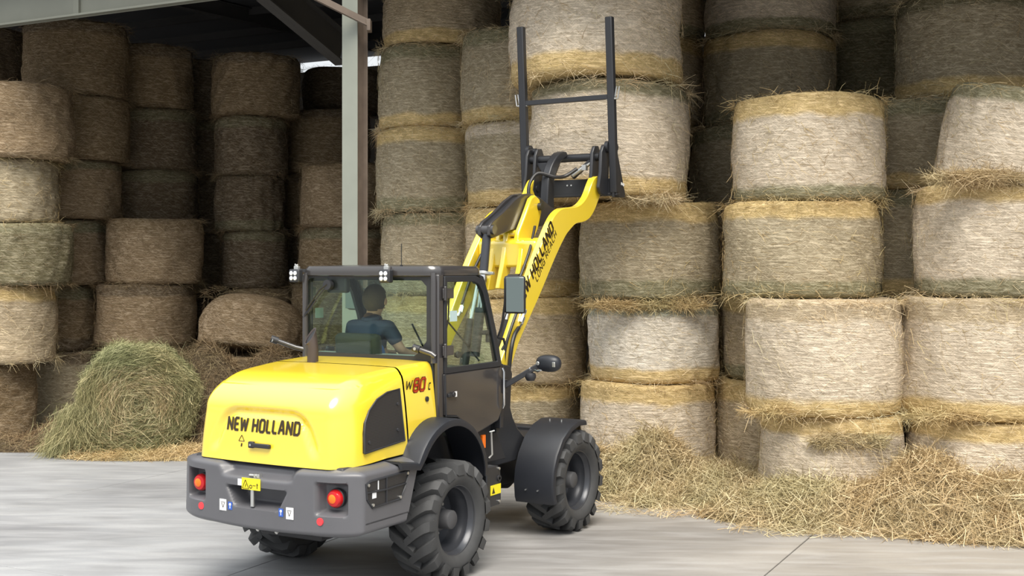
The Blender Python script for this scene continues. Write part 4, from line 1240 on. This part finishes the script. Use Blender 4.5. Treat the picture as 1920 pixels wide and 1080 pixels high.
# side windows and doors
WG = [(.125, 1.735), (.125, 2.455), (.55, 2.455), (.63, 2.43), (.70, 2.36), (.80, 2.14), (.90, 1.86), (.945, 1.735)]
DO = [(.085, 1.685), (.085, 2.505), (.58, 2.505), (.68, 2.475), (.755, 2.38), (.86, 2.15), (.97, 1.86), (1.015, 1.685)]
for sg in (1, -1):
    mf = MB(); n = len(WG); a_, b_ = sg * .705, sg * .745
    V = [(b_, u, w) for u, w in DO] + [(b_, u, w) for u, w in WG] + [(a_, u, w) for u, w in DO] + [(a_, u, w) for u, w in WG]
    Fc = []
    for i in range(n):
        j = (i + 1) % n
        Fc += [(i, j, n + j, n + i), (2 * n + i, 3 * n + i, 3 * n + j, 2 * n + j), (n + i, n + j, 3 * n + j, 3 * n + i), (i, 2 * n + i, 2 * n + j, j)]
    mf.add(V, Fc)
    fr_ = mf.build('door', M['black_plastic'], loader, bevel=.006)
    m = MB(); m.side(WG, sg * .722, sg * .728); m.build('door_glass', M['glass'], fr_)
    LP = [(.085, 1.685), (1.015, 1.685), (1.035, 1.45), (1.03, 1.30), (.96, 1.20), (.60, 1.125), (.50, 1.145), (.40, 1.24), (.27, 1.31), (.10, 1.33)]
    m = MB(); m.side(LP, sg * .70, sg * .742); m.build('door_panel', M['cab_paint'], fr_, bevel=.012)
    m = MB(); m.tube([(sg * .748, u, w) for u, w in LP[5:] + LP[:1]], .008, 6); m.build('door_seal', M['black_plastic'], fr_, smooth=True)
    m = MB(); m.box((sg * .75, .155, 1.50), (.02, .06, .03)); m.cyl((sg * .755, .205, 1.505), (sg * .765, .205, 1.505), .022, 12); m.build('door_handle', M['black_plastic'], fr_, bevel=.004)
    m = MB(); m.box((sg * .757, .235, 1.505), (.006, .03, .045)); m.build('door_tag', M['white'], fr_)
    for w in (2.36, 1.88):
        m = MB(); m.box((sg * .748, .13, w), (.012, .16, .085)); m.cyl((sg * .755, .075, w - .06), (sg * .755, .075, w + .06), .016, 10); hg = m.build('hinge', M['cab_paint'], fr_, bevel=.005)
    m = MB(); m.tube([(sg * .76, 1.0, 1.67), (sg * .775, 1.0, 1.64), (sg * .775, 1.0, 1.34), (sg * .76, 1.0, 1.31)], .010, 8); m.build('grab_rail', M['chrome'], fr_, smooth=True)
    m = MB(); m.tube([(sg * .735, .95, 1.95), (sg * .76, 1.02, 1.93), (sg * .76, 1.04, 1.88), (sg * .74, 1.02, 1.83)], .012, 8); m.build('pull_loop', M['hose'], fr_, smooth=True)
    m = MB(); m.cyl((sg * .72, .34, 1.83), (sg * .70, .34, 1.83), .03, 12); m.box((sg * .70, .36, 1.83), (.03, .09, .04)); m.box((sg * .705, .80, 2.0), (.03, .09, .04)); m.box((sg * .705, .83, 1.96), (.03, .025, .1)); m.build('window_latch', M['black_plastic'], fr_, bevel=.005)
    m = MB(); m.box((sg * .729, .24, 2.165), (.003, .11, .09)); m.build('window_sticker', simple('frosted_sticker', (.45, .58, .58), .5), fr_)
    # skirt below the door around the fender
    m = MB(); m.side([(.45, 1.12), (.60, 1.09), (.98, 1.17), (1.03, 1.25), (1.15, 1.05), (1.30, .80), (.72, .82), (.52, .92)], sg * .56, sg * .62); m.build('cab_skirt', M['dark_frame'], loader, bevel=.01)
    # front corner side plate from post to the tower
    m = MB(); m.side([(1.0, 1.70), (1.12, 1.70), (1.125, 1.40), (1.07, 1.27), (1.0, 1.2)], sg * .60, sg * .70); m.build('cab_front_corner', M['black_metal'], loader, bevel=.012)
# windscreen
m = MB(); m.prism([(1.06, 1.30), (1.07, 1.56), (1.035, 1.70), (.93, 2.02), (.80, 2.33), (.70, 2.49), (.694, 2.487), (.794, 2.327), (.924, 2.017), (1.029, 1.697), (1.064, 1.56), (1.054, 1.30)], -.655, .655, lambda p, q, t: (t, p, q)); m.build('windscreen', M['glass'], loader)
m = MB(); m.box((0, 1.05, 1.20), (1.36, .05, .25)); m.build('cab_front_wall', M['black_metal'], loader)
m = MB(); m.box((0, .70, 2.485), (1.34, .05, .05)); m.build('windscreen_header', M['black_plastic'], loader)
# wipers front and rear
m = MB(); m.tube([(.02, 1.12, 1.52), (-.08, 1.03, 1.75), (-.18, .92, 2.05)], .009, 6); m.tube([(.30, .82, 2.30), (.24, .90, 2.10), (.12, .99, 1.86)], .008, 6); m.tube([(.22, .92, 2.08), (.36, .98, 1.90), (.48, 1.05, 1.72)], .008, 6); m.build('front_wiper', M['hose'], loader, smooth=True)
wp = MB(); wp.cyl((-.42, -.035, 2.425), (-.42, .01, 2.425), .045, 16); rwp = wp.build('rear_wiper', M['black_plastic'], loader, smooth=True)
m = MB(); m.tube([(-.42, -.035, 2.43), (-.50, -.035, 2.38), (-.66, -.03, 2.20)], .008, 6); m.tube([(-.44, -.03, 2.40), (-.54, -.03, 2.30), (-.64, -.025, 2.17)], .006, 6); m.build('wiper_arm', M['hose'], rwp, smooth=True)
m = MB(); m.bar((-.70, -.018, 2.13), (-.56, -.018, 2.29), .014, .02); m.build('wiper_blade', M['hose'], rwp)
m = MB(); m.box((-.36, .055, 2.43), (.22, .07, .15)); m.build('wiper_motor', M['black_plastic'], rwp, bevel=.02)
# work lights on the rear roof edge
for vx in (-.745, .245):
    m = MB(); m.box((vx, -.065, 2.505), (.115, .06, .115)); wl = m.build('work_light', M['black_plastic'], loader, bevel=.012)
    m = MB(); m.box((vx, -.098, 2.505), (.09, .012, .09)); m.build('lamp_face', M['rim'], wl, bevel=.006)
    for ix in (-1, 1):
        for iz in (-1, 1):
            m = MB(); m.lathe([(0, -.008), (.016, -.006), (.020, 0)], 12, 'y', (vx + ix * .022, -.103, 2.505 + iz * .022)); m.build('led_lens', M['led'], wl, smooth=True)
    m = MB(); m.box((vx, -.05, 2.575), (.05, .03, .03)); m.cyl((vx - .02, -.05, 2.58), (vx - .02, -.05, 2.61), .006, 8); m.cyl((vx, -.05, 2.58), (vx, -.05, 2.605), .014, 10); m.box((vx, -.03, 2.56), (.03, .07, .012)); m.build('lamp_bracket', M['steel'], wl, bevel=.003)
    m = MB(); m.bar((vx, -.03, 2.55), (max(-.70, vx), .02, 2.55), .03, .03); m.build('lamp_arm', M['black_plastic'], wl)
m = MB(); m.tube([(.36, .0, 2.58), (.36, .0, 2.78)], .004, 6); m.cyl((.36, 0, 2.56), (.36, 0, 2.60), .012, 8); m.build('aerial', M['hose'], loader)
# indicator stalks at the lower rear cab corners
for sg in (1, -1):
    o = -.16 if sg < 0 else 0
    if sg < 0: pts = [(-.69, .0, 1.845), (-.76, -.05, 1.865), (-.90, -.17, 1.935)]
    else: pts = [(.72, -.02, 1.835), (.69, -.03, 1.86), (.555, -.05, 1.90)]
    m = MB(); m.tube(pts, .022, 12); stk = m.build('indicator_stalk', M['cab_paint'], loader, smooth=True)
    d = (Vector(pts[2]) - Vector(pts[1])).normalized(); e = Vector(pts[2])
    m = MB(); m.cyl(e - d * .03, e + d * .035, .032, 14); m.build('stalk_socket', M['black_plastic'], stk, smooth=True)
    m = MB(); m.cyl(e + Vector((-.0, -.032, .0)), e + Vector((0, -.037, 0)), .014, 10); m.build('stalk_lens', M['steel'], stk)
# big rear-view mirrors
for sg in (1, -1):
    m = MB(); c = Vector((sg * .90, .98, 2.335))
    a = math.radians(14 * sg); rotm = Matrix.Rotation(a, 3, 'Z')
    m.box(c, (.20, .075, .34), rotm); mr_ = m.build('mirror', M['black_plastic'], loader, bevel=.03)
    m = MB(); m.box(c + rotm @ Vector((.012 * sg, -.040, 0)), (.165, .006, .31), rotm); m.build('mirror_glass', M['mirror'], mr_, bevel=.003)
    m = MB(); m.tube([(sg * .70, 1.02, 1.95), (sg * .735, 1.03, 2.05), (sg * .765, 1.03, 2.25), (sg * .79, 1.0, 2.37), (sg * .84, .99, 2.375)], .011, 8); m.build('mirror_arm', M['hose'], mr_, smooth=True)
# head lamps on arms at the front corners
for sg in (1, -1):
    e = Vector((sg * 1.02, 1.18, 1.685)); b = Vector((sg * .74, 1.06, 1.50))
    m = MB(); m.bar(b, e + Vector((sg * .02, 0, .012)), .05, .05); m.box(b, (.05, .06, .13)); ha = m.build('lamp_arm', M['black_metal'], loader, bevel=.008)
    # oval lamp shell
    V = []; Fc = []; n1, n2 = 20, 12
    cc = Vector((sg * 1.13, 1.19, 1.715))
    for i in range(n2 + 1):
        ph = math.pi * i / n2
        for k in range(n1):
            t = 2 * math.pi * k / n1
            x = math.sin(ph) * math.cos(t); z = math.sin(ph) * math.sin(t); y = math.cos(ph)
            V.append(cc + Vector((math.copysign(abs(x) ** .8, x) * .125, -y * .07, math.copysign(abs(z) ** .8, z) * .078)))
    for i in range(n2):
        for k in range(n1): Fc.append((i * n1 + k, i * n1 + (k + 1) % n1, (i + 1) * n1 + (k + 1) % n1, (i + 1) * n1 + k))
    m = MB(); m.add(V, Fc); m.build('head_lamp', M['fender'], ha, smooth=True, weld=True)
    m = MB(); m.box(cc + Vector((sg * .085, -.064, -.005)), (.03, .012, .045)); m.build('lamp_marker', M['steel'], ha, bevel=.004)
    m = MB(); m.cyl(cc + Vector((-sg * .08, -.05, 0)), cc + Vector((-sg * .08, -.066, 0)), .018, 12); m.build('lamp_plug', M['steel'], ha, bevel=.004)
    m = MB(); m.lathe([(0, -.05), (.035, -.045), (.05, -.02), (.052, .0), (.045, .02), (.02, .03), (0, .03)], 18, 'z', (sg * .965, 1.15, 1.60)); m.build('indicator_ball', M['black_plastic'], ha, smooth=True)
    m = MB(); m.tube([(sg * .965, 1.15, 1.63), (sg * .99, 1.15, 1.655), (sg * 1.04, 1.15, 1.645), (sg * 1.08, 1.16, 1.66)], .012, 8); m.cyl((sg * .94, 1.14, 1.64), (sg * .98, 1.14, 1.665), .018, 10); m.build('lamp_linkage', M['chrome'], ha, smooth=True)
# cab interior: seat, wheel, console
DV = -.20
m = MB(); m.box((DV, .36, 1.50), (.50, .48, .13)); seat = m.build('seat', M['seat'], loader, bevel=.05, segs=3)
m = MB(); m.box((DV, .145, 1.77), (.48, .11, .46), Matrix.Rotation(.10, 3, 'X')); m.build('backrest', M['seat'], seat, bevel=.05, segs=3)
m = MB(); m.box((DV, .36, 1.27), (.34, .36, .34)); m.build('seat_base', M['interior'], seat, bevel=.02)
m = MB(); m.box((.28, .40, 1.45), (.22, .55, .62)); m.build('side_console', M['interior'], loader, bevel=.03)
m = MB(); m.tube([(DV, .90, 1.3), (DV, .80, 1.70)], .04, 10); sc_ = m.build('steering_column', M['interior'], loader, smooth=True)
m = MB(); pts = []
for k in range(25):
    a = 2 * math.pi * k / 24; pts.append((DV + .19 * math.cos(a), .77 + .17 * math.sin(a), 1.74 + .08 * math.sin(a)))
m.tube(pts, .014, 8); m.build('steering_wheel', M['hose'], sc_, smooth=True)
m = MB(); m.tube([(.30, .60, 1.74), (.30, .62, 1.88)], .012, 8); m.lathe([(0, .07), (.022, .06), (.028, .02), (.02, -.03), (0, -.03)], 12, 'z', (.30, .62, 1.88)); m.build('joystick', M['hose'], loader, smooth=True)
m = MB(); m.box((.0, .12, 1.815), (1.30, .20, .02)); m.build('parcel_shelf', simple('grey_shelf', (.25, .28, .27), .6), loader, bevel=.005)

# --- boom
ARM = [(1.50, 1.62), (1.66, 1.86), (1.84, 2.13), (2.07, 2.46), (2.19, 2.63), (2.40, 2.89), (2.54, 3.05), (2.65, 3.14), (2.79, 3.195), (3.01, 3.215), (3.12, 3.23), (3.22, 3.265), (3.31, 3.32), (3.38, 3.385), (3.46, 3.49), (3.53, 3.56), (3.62, 3.58),
       (3.69, 3.52), (3.70, 3.42), (3.66, 3.37), (3.58, 3.27), (3.51, 3.19), (3.42, 3.12), (3.32, 3.08), (3.22, 3.06), (3.08, 3.04), (2.96, 2.98), (2.84, 2.90), (2.63, 2.69), (2.32, 2.33), (2.09, 2.08), (1.87, 1.84), (1.71, 1.60), (1.60, 1.55)]
def smooth_poly(P, n=3, skip=()):
    out = []; N_ = len(P)
    for i in range(N_):
        p0, p1, p2, p3 = [Vector(P[(i + d_) % N_]) for d_ in (-1, 0, 1, 2)]
        for k in range(n):
            t = k / n; q = .5 * ((2 * p1) + (p2 - p0) * t + (2 * p0 - 5 * p1 + 4 * p2 - p3) * t * t + (3 * p1 - p0 - 3 * p2 + p3) * t ** 3)
            out.append((q.x, q.y))
    return out
ARM = smooth_poly(ARM, 3)
for sg in (1, -1):
    m = MB(); m.side(ARM, sg * .345, sg * .425); arm = m.build('boom_arm', M['yellow'], loader, bevel=.008)
    dx, dy = 2.60 - 1.905, 3.0 - 2.185; L_ = math.hypot(dx, dy); cx_, sx_ = dx / L_, dy / L_
    def amap(x, y, o=(1.905, 2.185), vv=sg * .4275, s_=sg):
        x = x if s_ > 0 else L_ - x
        return (vv, o[0] + x * cx_ - y * sx_, o[1] + x * sx_ + y * cx_)
    lettering('NEW HOLLAND', lambda x, y: amap(x, y - (.005 if sg > 0 else .05)), .105, .26, .22, .32, 'boom_lettering', M['ink'], arm, width=1.03)
    lettering('LONG REACH', lambda x, y: amap(x + .40, y - (.088 if sg > 0 else .125)), .058, .18, .22, .36, 'boom_lettering', M['ink'], arm, width=.63)
    m = MB(); m.cyl((sg * .33, 3.60, 3.47), (sg * .46, 3.60, 3.47), .035, 14); m.build('arm_pin', M['black_metal'], arm, smooth=True)
# cross casting
m = MB()
m.side([(2.34, 2.58), (2.34, 2.84), (2.42, 2.88), (2.62, 2.88), (2.66, 2.70), (2.52, 2.56)], -.345, .345)
m.build('cross_casting', M['yellow'], loader, bevel=.025, segs=3)
for vv, poly in ((-.17, [(2.22, 2.34), (2.36, 2.34), (2.44, 2.56), (2.48, 2.84), (2.36, 2.86), (2.30, 2.60)]),
                 (-.03, [(2.20, 2.36), (2.36, 2.34), (2.44, 2.56), (2.50, 2.92), (2.38, 2.94), (2.29, 2.60)]),
                 (.17, [(2.20, 2.34), (2.36, 2.34), (2.44, 2.56), (2.48, 2.84), (2.36, 2.86), (2.30, 2.60)])):
    m = MB(); m.side(poly, vv - .028, vv + .028); m.build('casting_rib', M['yellow'], loader, bevel=.012)
for vv in (-.13, .09):
    m = MB(); m.side([(2.36, 2.80), (2.40, 2.94), (2.52, 3.10), (2.66, 3.30), (2.74, 3.34), (2.84, 3.30), (2.88, 3.16), (2.80, 2.98), (2.66, 2.80)], vv - .028, vv + .028); m.build('crank_mount', M['yellow'], loader, bevel=.012)
m = MB(); m.cyl((-.13, 2.44, 2.93), (.09, 2.44, 2.93), .035, 14); m.build('casting_bar', M['yellow'], loader, smooth=True)
# bell crank
BC = [(1.93, 2.90), (1.93, 2.99), (1.99, 3.04), (2.20, 3.14), (2.42, 3.27), (2.58, 3.34), (2.74, 3.36), (2.95, 3.33), (3.18, 3.25), (3.30, 3.21), (3.32, 3.13), (3.26, 3.08), (3.0, 3.02), (2.72, 2.98), (2.40, 2.97), (2.08, 2.89), (1.99, 2.87)]
bc = None
for vv in (-.055, .055):
    m = MB(); m.side(BC, vv - .018 - .02, vv + .018 - .02)
    bc_ = m.build('bell_crank', M['cab_paint'], loader, bevel=.008)
m = MB(); m.side([(1.98, 3.0), (2.58, 3.31), (2.74, 3.33), (2.74, 3.30), (2.58, 3.28), (1.98, 2.97)], -.06, .02); m.build('crank_web', M['black_metal'], loader)
m = MB(); m.cyl((-.12, 1.985, 2.955), (.08, 1.985, 2.955), .05, 18); m.build('crank_pin', M['cab_paint'], loader, smooth=True)
m = MB(); m.cyl((-.16, 2.82, 3.22), (.16, 2.82, 3.22), .04, 16); m.build('crank_pivot', M['black_metal'], loader, smooth=True)
# tilt ram
m = MB(); m.cyl((-.02, 2.0, 2.93), (-.02, 1.93, 2.52), .045, 18); tr_ = m.build('tilt_ram', M['rim'], loader, smooth=True)
m = MB(); m.cyl((-.02, 1.93, 2.52), (-.02, 1.86, 2.14), .034, 16); m.build('ram_rod', M['chrome'], tr_, smooth=True)
m = MB(); m.cyl((-.02, 1.865, 2.17), (-.02, 1.76, 1.70), .052, 18); m.build('ram_barrel', M['black_metal'], tr_, smooth=True)
m = MB(); m.cyl((-.02, 1.935, 2.535), (-.02, 1.93, 2.505), .075, 16); m.box((-.02, 1.93, 2.52), (.24, .04, .03)); m.build('ram_flange', M['steel'], tr_, bevel=.004)
# lift rams beside it
for vv in (-.22, .20):
    m = MB(); m.cyl((vv, 2.16, 2.44), (vv, 2.0, 2.02), .030, 14); lr = m.build('lift_ram_rod', M['chrome'], loader, smooth=True)
    m = MB(); m.cyl((vv, 2.01, 2.05), (vv, 1.84, 1.45), .048, 16); m.build('ram_barrel', M['black_metal'], lr, smooth=True)
    m = MB(); m.cyl((vv - .06, 2.17, 2.46), (vv + .06, 2.17, 2.46), .055, 16); m.build('ram_eye', M['cab_paint'], lr, smooth=True)
# link to the hitch
m = MB(); m.side(smooth_poly([(3.16, 3.10), (3.31, 3.10), (3.31, 3.48), (3.37, 3.63), (3.48, 3.75), (3.62, 3.82), (3.60, 3.87), (3.46, 3.85), (3.32, 3.75), (3.21, 3.60), (3.17, 3.42)], 2), -.06, .035)
m.build('hitch_link', M['black_metal'], loader, bevel=.012)
# quick hitch
qh = MB(); qh.cyl((-.50, 3.66, 3.80), (.42, 3.66, 3.80), .045, 18); qh = qh.build('quick_hitch', M['black_metal'], loader, smooth=True)
for vv in (-.47, -.36, .36, .47):
    m = MB(); m.side([(3.50, 3.45), (3.56, 3.38), (3.68, 3.36), (3.74, 3.42), (3.76, 3.86), (3.71, 3.93), (3.62, 3.92), (3.57, 3.84), (3.55, 3.62)], vv - .02, vv + .02); m.build('hitch_ear', M['black_metal'], qh, bevel=.01)
m = MB(); m.prism([(-.36, 3.76), (-.05, 3.76), (-.14, 3.56), (-.22, 3.56)], 3.60, 3.63, lambda p, q, t: (p, t, q)); m.build('hitch_gusset', M['black_metal'], qh, bevel=.005)
m = MB(); m.bar((.10, 3.62, 3.58), (.34, 3.66, 3.78), .05, .05); m.build('hitch_strut', M['black_metal'], qh, bevel=.006)
m = MB(); m.cyl((.12, 3.58, 3.60), (.28, 3.60, 3.70), .026, 12); m.cyl((.28, 3.60, 3.70), (.34, 3.61, 3.735), .014, 10); m.box((.27, 3.585, 3.68), (.05, .05, .06)); m.build('locking_cylinder', M['steel'], qh, smooth=True)
m = MB(); m.box((0, 3.74, 3.47), (1.10, .03, .19)); m.box((0, 3.76, 3.385), (1.20, .09, .03)); m.build('hitch_plate', M['black_metal'], qh, bevel=.006)
for vx in (-.02, .03):
    m = MB(); m.cyl((vx, 3.73, 3.50), (vx, 3.718, 3.50), .010, 8); m.build('bolt', M['steel'], qh)
# fork frame with upright bars
ff = MB(); ff.bar((-.56, 3.665, 4.455), (.56, 3.665, 4.455), .055, .055); ff = ff.build('fork_frame', M['black_metal'], loader, bevel=.006)
for sg in (1, -1):
    m = MB(); m.bar((sg * .56, 3.735, 3.40), (sg * .56, 3.61, 5.325), .085, .075, up=(0, 1, 0)); m.build('fork_bar', M['black_metal'], ff, bevel=.012)
    m = MB(); m.side([(3.69, 3.95), (3.755, 3.93), (3.99, 3.40), (3.98, 3.36), (3.70, 3.35)], sg * .545, sg * .575); m.build('fork_shoe', M['black_metal'], ff, bevel=.006)
    m = MB(); m.cyl((sg * .42, 3.72, 3.90), (sg * .60, 3.72, 3.90), .04, 14); m.cyl((sg * .48, 3.70, 3.91), (sg * .52, 3.70, 3.91), .065, 14); m.build('fork_pin', M['black_metal'], ff, smooth=True)
    y_, z_ = 3.655, 4.43; x_ = sg * .605
    m = MB(); m.tube([(x_, y_, z_), (x_ + sg * .035, y_, z_), (x_ + sg * .055, y_, z_ + .13), (x_ + sg * .02, y_, z_ + .13), (x_ + sg * .002, y_, z_ + .02)], .009, 8); m.cyl((sg * .50, y_, z_), (sg * .62, y_, z_), .014, 10); m.build('locking_handle', M['steel'], ff, smooth=True)
    m = MB(); m.cyl((sg * .576, 3.93, 3.50), (sg * .582, 3.93, 3.50), .018, 12); m.box((sg * .577, 3.89, 3.51), (.004, .03, .03)); m.build('shoe_mark', M['white'], ff)
# hydraulic hoses
def hose(pts, r=.013, name='hydraulic_hose'):
    # smooth the path
    P = [Vector(p) for p in pts]; Q = []
    for i in range(len(P) - 1):
        p0, p1, p2, p3 = P[max(0, i - 1)], P[i], P[i + 1], P[min(len(P) - 1, i + 2)]
        for k in range(6):
            t = k / 6
            Q.append(.5 * ((2 * p1) + (p2 - p0) * t + (2 * p0 - 5 * p1 + 4 * p2 - p3) * t * t + (3 * p1 - p0 - 3 * p2 + p3) * t ** 3))
    Q.append(P[-1]); mm = MB(); mm.tube(Q, r, 8); return mm.build(name, M['hose'], loader, smooth=True)
hose([(.25, 3.44, 3.66), (.15, 3.354, 3.578), (.08, 3.238, 3.562), (-.06, 3.131, 3.601), (-.10, 3.026, 3.509), (-.10, 2.979, 3.379), (-.06, 2.99, 3.229), (.04, 3.094, 3.093)], .020)
hose([(.16, 2.50, 2.50), (.20, 2.70, 2.70), (.22, 2.85, 2.90), (.12, 2.98, 3.02)], .016)
hose([(.30, 1.62, 1.55), (.33, 1.66, 1.90), (.32, 1.78, 2.12), (.32, 2.05, 2.45), (.30, 2.30, 2.75), (.22, 2.55, 3.0)], .015)
hose([(.45, 1.62, 1.50), (.46, 1.66, 1.78), (.45, 1.74, 1.92), (.44, 1.84, 1.99)], .020)
hose([(.40, 1.60, 1.50), (.42, 1.62, 1.80), (.44, 1.70, 2.0), (.44, 1.80, 2.14)], .015)
hose([(-.34, 2.02, 2.20), (-.33, 2.20, 2.50), (-.30, 2.40, 2.78)], .016)
m = MB(); m.tube([(.44, 1.84, 1.99), (.44, 1.90, 2.03), (.44, 1.92, 2.10), (.44, 1.97, 2.16)], .016, 10); m.cyl((.44, 1.885, 2.04), (.44, 1.92, 2.09), .026, 8); m.cyl((.44, 1.93, 2.12), (.44, 1.955, 2.15), .024, 8); m.build('hose_coupling', M['chrome'], loader, smooth=True)
m = MB(); m.tube([(-.34, 1.95, 2.08), (-.34, 2.02, 2.16), (-.34, 2.06, 2.26)], .016, 10); m.cyl((-.34, 1.99, 2.12), (-.34, 2.03, 2.18), .026, 8); m.build('hose_coupling', M['chrome'], loader, smooth=True)

# ------------------------------------------------------------------ driver
def skin_obj(name, nodes, edges, mat, parent, sub=2, root=0):
    me = bpy.data.meshes.new(name); me.from_pydata([n_[0] for n_ in nodes], edges, []); me.update()
    o = bpy.data.objects.new(name, me); COL.objects.link(o)
    o.modifiers.new('skin', 'SKIN')
    for i, n_ in enumerate(nodes):
        sv = me.skin_vertices[0].data[i]
        r_ = n_[1]; sv.radius = r_ if isinstance(r_, tuple) else (r_, r_); sv.use_root = (i == root)
    sb = o.modifiers.new('sub', 'SUBSURF'); sb.levels = sub; sb.render_levels = sub
    dg = bpy.context.evaluated_depsgraph_get(); dg.update()
    nm = bpy.data.meshes.new_from_object(o.evaluated_get(dg)); bpy.data.objects.remove(o)
    nm.name = name; nm.materials.clear(); nm.materials.append(mat)
    nm.polygons.foreach_set('use_smooth', np.ones(len(nm.polygons), bool))
    ob = bpy.data.objects.new(name, nm); COL.objects.link(ob)
    if parent: ob.parent = parent
    return ob
px, py = DV, .31      # seat position, machine axes
person = empty('person', LO + Matrix.Rotation(-TH, 3, 'Z') @ Vector((px, py, 1.565)), -TH)
tag(person, 'driver in a navy polo shirt seated in the loader cab, seen from behind', 'person')
body = [((0, .02, .09), .12), ((0, .0, .30), .12), ((0, .0, .46), .105), ((0, .015, .54), .057), ((.01, .03, .60), .057),          # pelvis .. neck
        ((.02, .04, .665), .092), ((.03, .045, .75), .098), ((.03, .04, .825), .06),                                                  # head
        ((.19, .0, .475), .062), ((.30, .06, .27), .045), ((.27, .32, .21), .034), ((.26, .38, .22), (.042, .022)),                  # right arm, palm
        ((-.19, .0, .475), .062), ((-.29, .08, .27), .045), ((-.14, .36, .23), .034), ((-.12, .42, .23), (.042, .022)),              # left arm, palm
        ((.11, .10, .07), .095), ((.14, .48, .06), .065), ((.14, .52, -.36), .045), ((.14, .62, -.43), .036),
        ((-.11, .10, .07), .095), ((-.14, .48, .06), .065), ((-.14, .52, -.36), .045), ((-.14, .62, -.43), .036)]
bed = [(0, 1), (1, 2), (2, 3), (3, 4), (4, 5), (5, 6), (6, 7), (2, 8), (8, 9), (9, 10), (10, 11), (2, 12), (12, 13), (13, 14), (14, 15), (0, 16), (16, 17), (17, 18), (18, 19), (0, 20), (20, 21), (21, 22), (22, 23)]
# fingers and thumbs, rooted in the palms
for base, c, dr in ((11, Vector((.26, .38, .22)), 1), (15, Vector((-.12, .42, .23)), -1)):
    for k, (off, ln) in enumerate(((-.030, .062), (-.010, .075), (.010, .070), (.030, .055))):
        i = len(body); body += [(tuple(c + Vector((off, .045, .004))), .010), (tuple(c + Vector((off, .045 + ln * .5, .0))), .0085), (tuple(c + Vector((off, .045 + ln * .75, -.03))), .0075)]
        bed += [(base, i), (i, i + 1), (i + 1, i + 2)]
    i = len(body); body += [(tuple(c + Vector((-dr * .045, .01, -.004))), .010), (tuple(c + Vector((-dr * .058, .045, -.012))), .008)]
    bed += [(base, i), (i, i + 1)]
bd = skin_obj('body', body, bed, M['skin'], person)
shirt = [((0, .02, .06), .145), ((0, .0, .20), .145), ((0, -.005, .34), .15), ((0, .0, .46), .118), ((0, .012, .535), .070),
         ((.195, .0, .475), .080), ((.275, .045, .33), .066), ((-.195, .0, .475), .080), ((-.265, .055, .33), .066)]
skin_obj('polo_shirt', shirt, [(0, 1), (1, 2), (2, 3), (3, 4), (3, 5), (5, 6), (3, 7), (7, 8)], M['navy'], person)
tro = [((0, .03, .06), .138), ((.11, .10, .07), .108), ((.14, .48, .06), .078), ((.14, .52, -.30), .060), ((-.11, .10, .07), .108), ((-.14, .48, .06), .078), ((-.14, .52, -.30), .060)]
skin_obj('trousers', tro, [(0, 1), (1, 2), (2, 3), (0, 4), (4, 5), (5, 6)], M['trouser'], person)
def ellip(name, c, r, mat, parent, keep=None, n1=24, n2=16):
    mm = MB(); V = []; Fc = []
    for i in range(n2 + 1):
        ph = math.pi * i / n2
        for k in range(n1):
            t = 2 * math.pi * k / n1; V.append(Vector((math.sin(ph) * math.cos(t) * r[0], math.sin(ph) * math.sin(t) * r[1], math.cos(ph) * r[2])))
    for i in range(n2):
        for k in range(n1):
            q = (i * n1 + k, i * n1 + (k + 1) % n1, (i + 1) * n1 + (k + 1) % n1, (i + 1) * n1 + k)
            cc_ = sum((V[j] for j in q), Vector()) / 4
            if keep is None or keep(cc_): Fc.append(q)
    mm.add([Vector(c) + v for v in V], Fc)
    return mm.build(name, mat, parent, smooth=True, weld=True, angle=80)
ellip('hair', (.028, .022, .735), (.108, .120, .132), M['hair'], person, lambda c: (c.z > .045 or c.y < .02 - .0 and c.z > -.085 or c.y < -.03 and c.z > -.11))
for sg in (1, -1): ellip('ear', (.028 + sg * .100, .045, .71), (.014, .024, .034), M['skin'], person)
ellip('nose', (.035, .148, .705), (.014, .022, .024), M['skin'], person)
for sg in (1, -1): ellip('eye', (.033 + sg * .032, .13, .73), (.013, .012, .009), M['ink'], person)
m = MB(); m.tube([(.01, .13, .65), (.033, .137, .648), (.058, .13, .65)], .006, 6); m.build('mouth', simple('lips', (.38, .14, .11), .5), person)
mm = MB(); ring_ = [(.072 * math.cos(2 * math.pi * k / 20), .012 + .068 * math.sin(2 * math.pi * k / 20), .555 + .012 * math.sin(2 * math.pi * k / 20)) for k in range(21)]
mm.tube(ring_, .022, 8); mm.build('collar', M['navy'], person, smooth=True)
mm = MB(); mm.tube([(p[0] * 1.24, p[1] * 1.24, p[2] - .022) for p in ring_], .005, 6); mm.build('collar_piping', simple('pale_piping', (.45, .5, .42), .7), person, smooth=True)
ellip('side_stripe', (.125, -.06, .20), (.05, .10, .15), M['royal'], person)
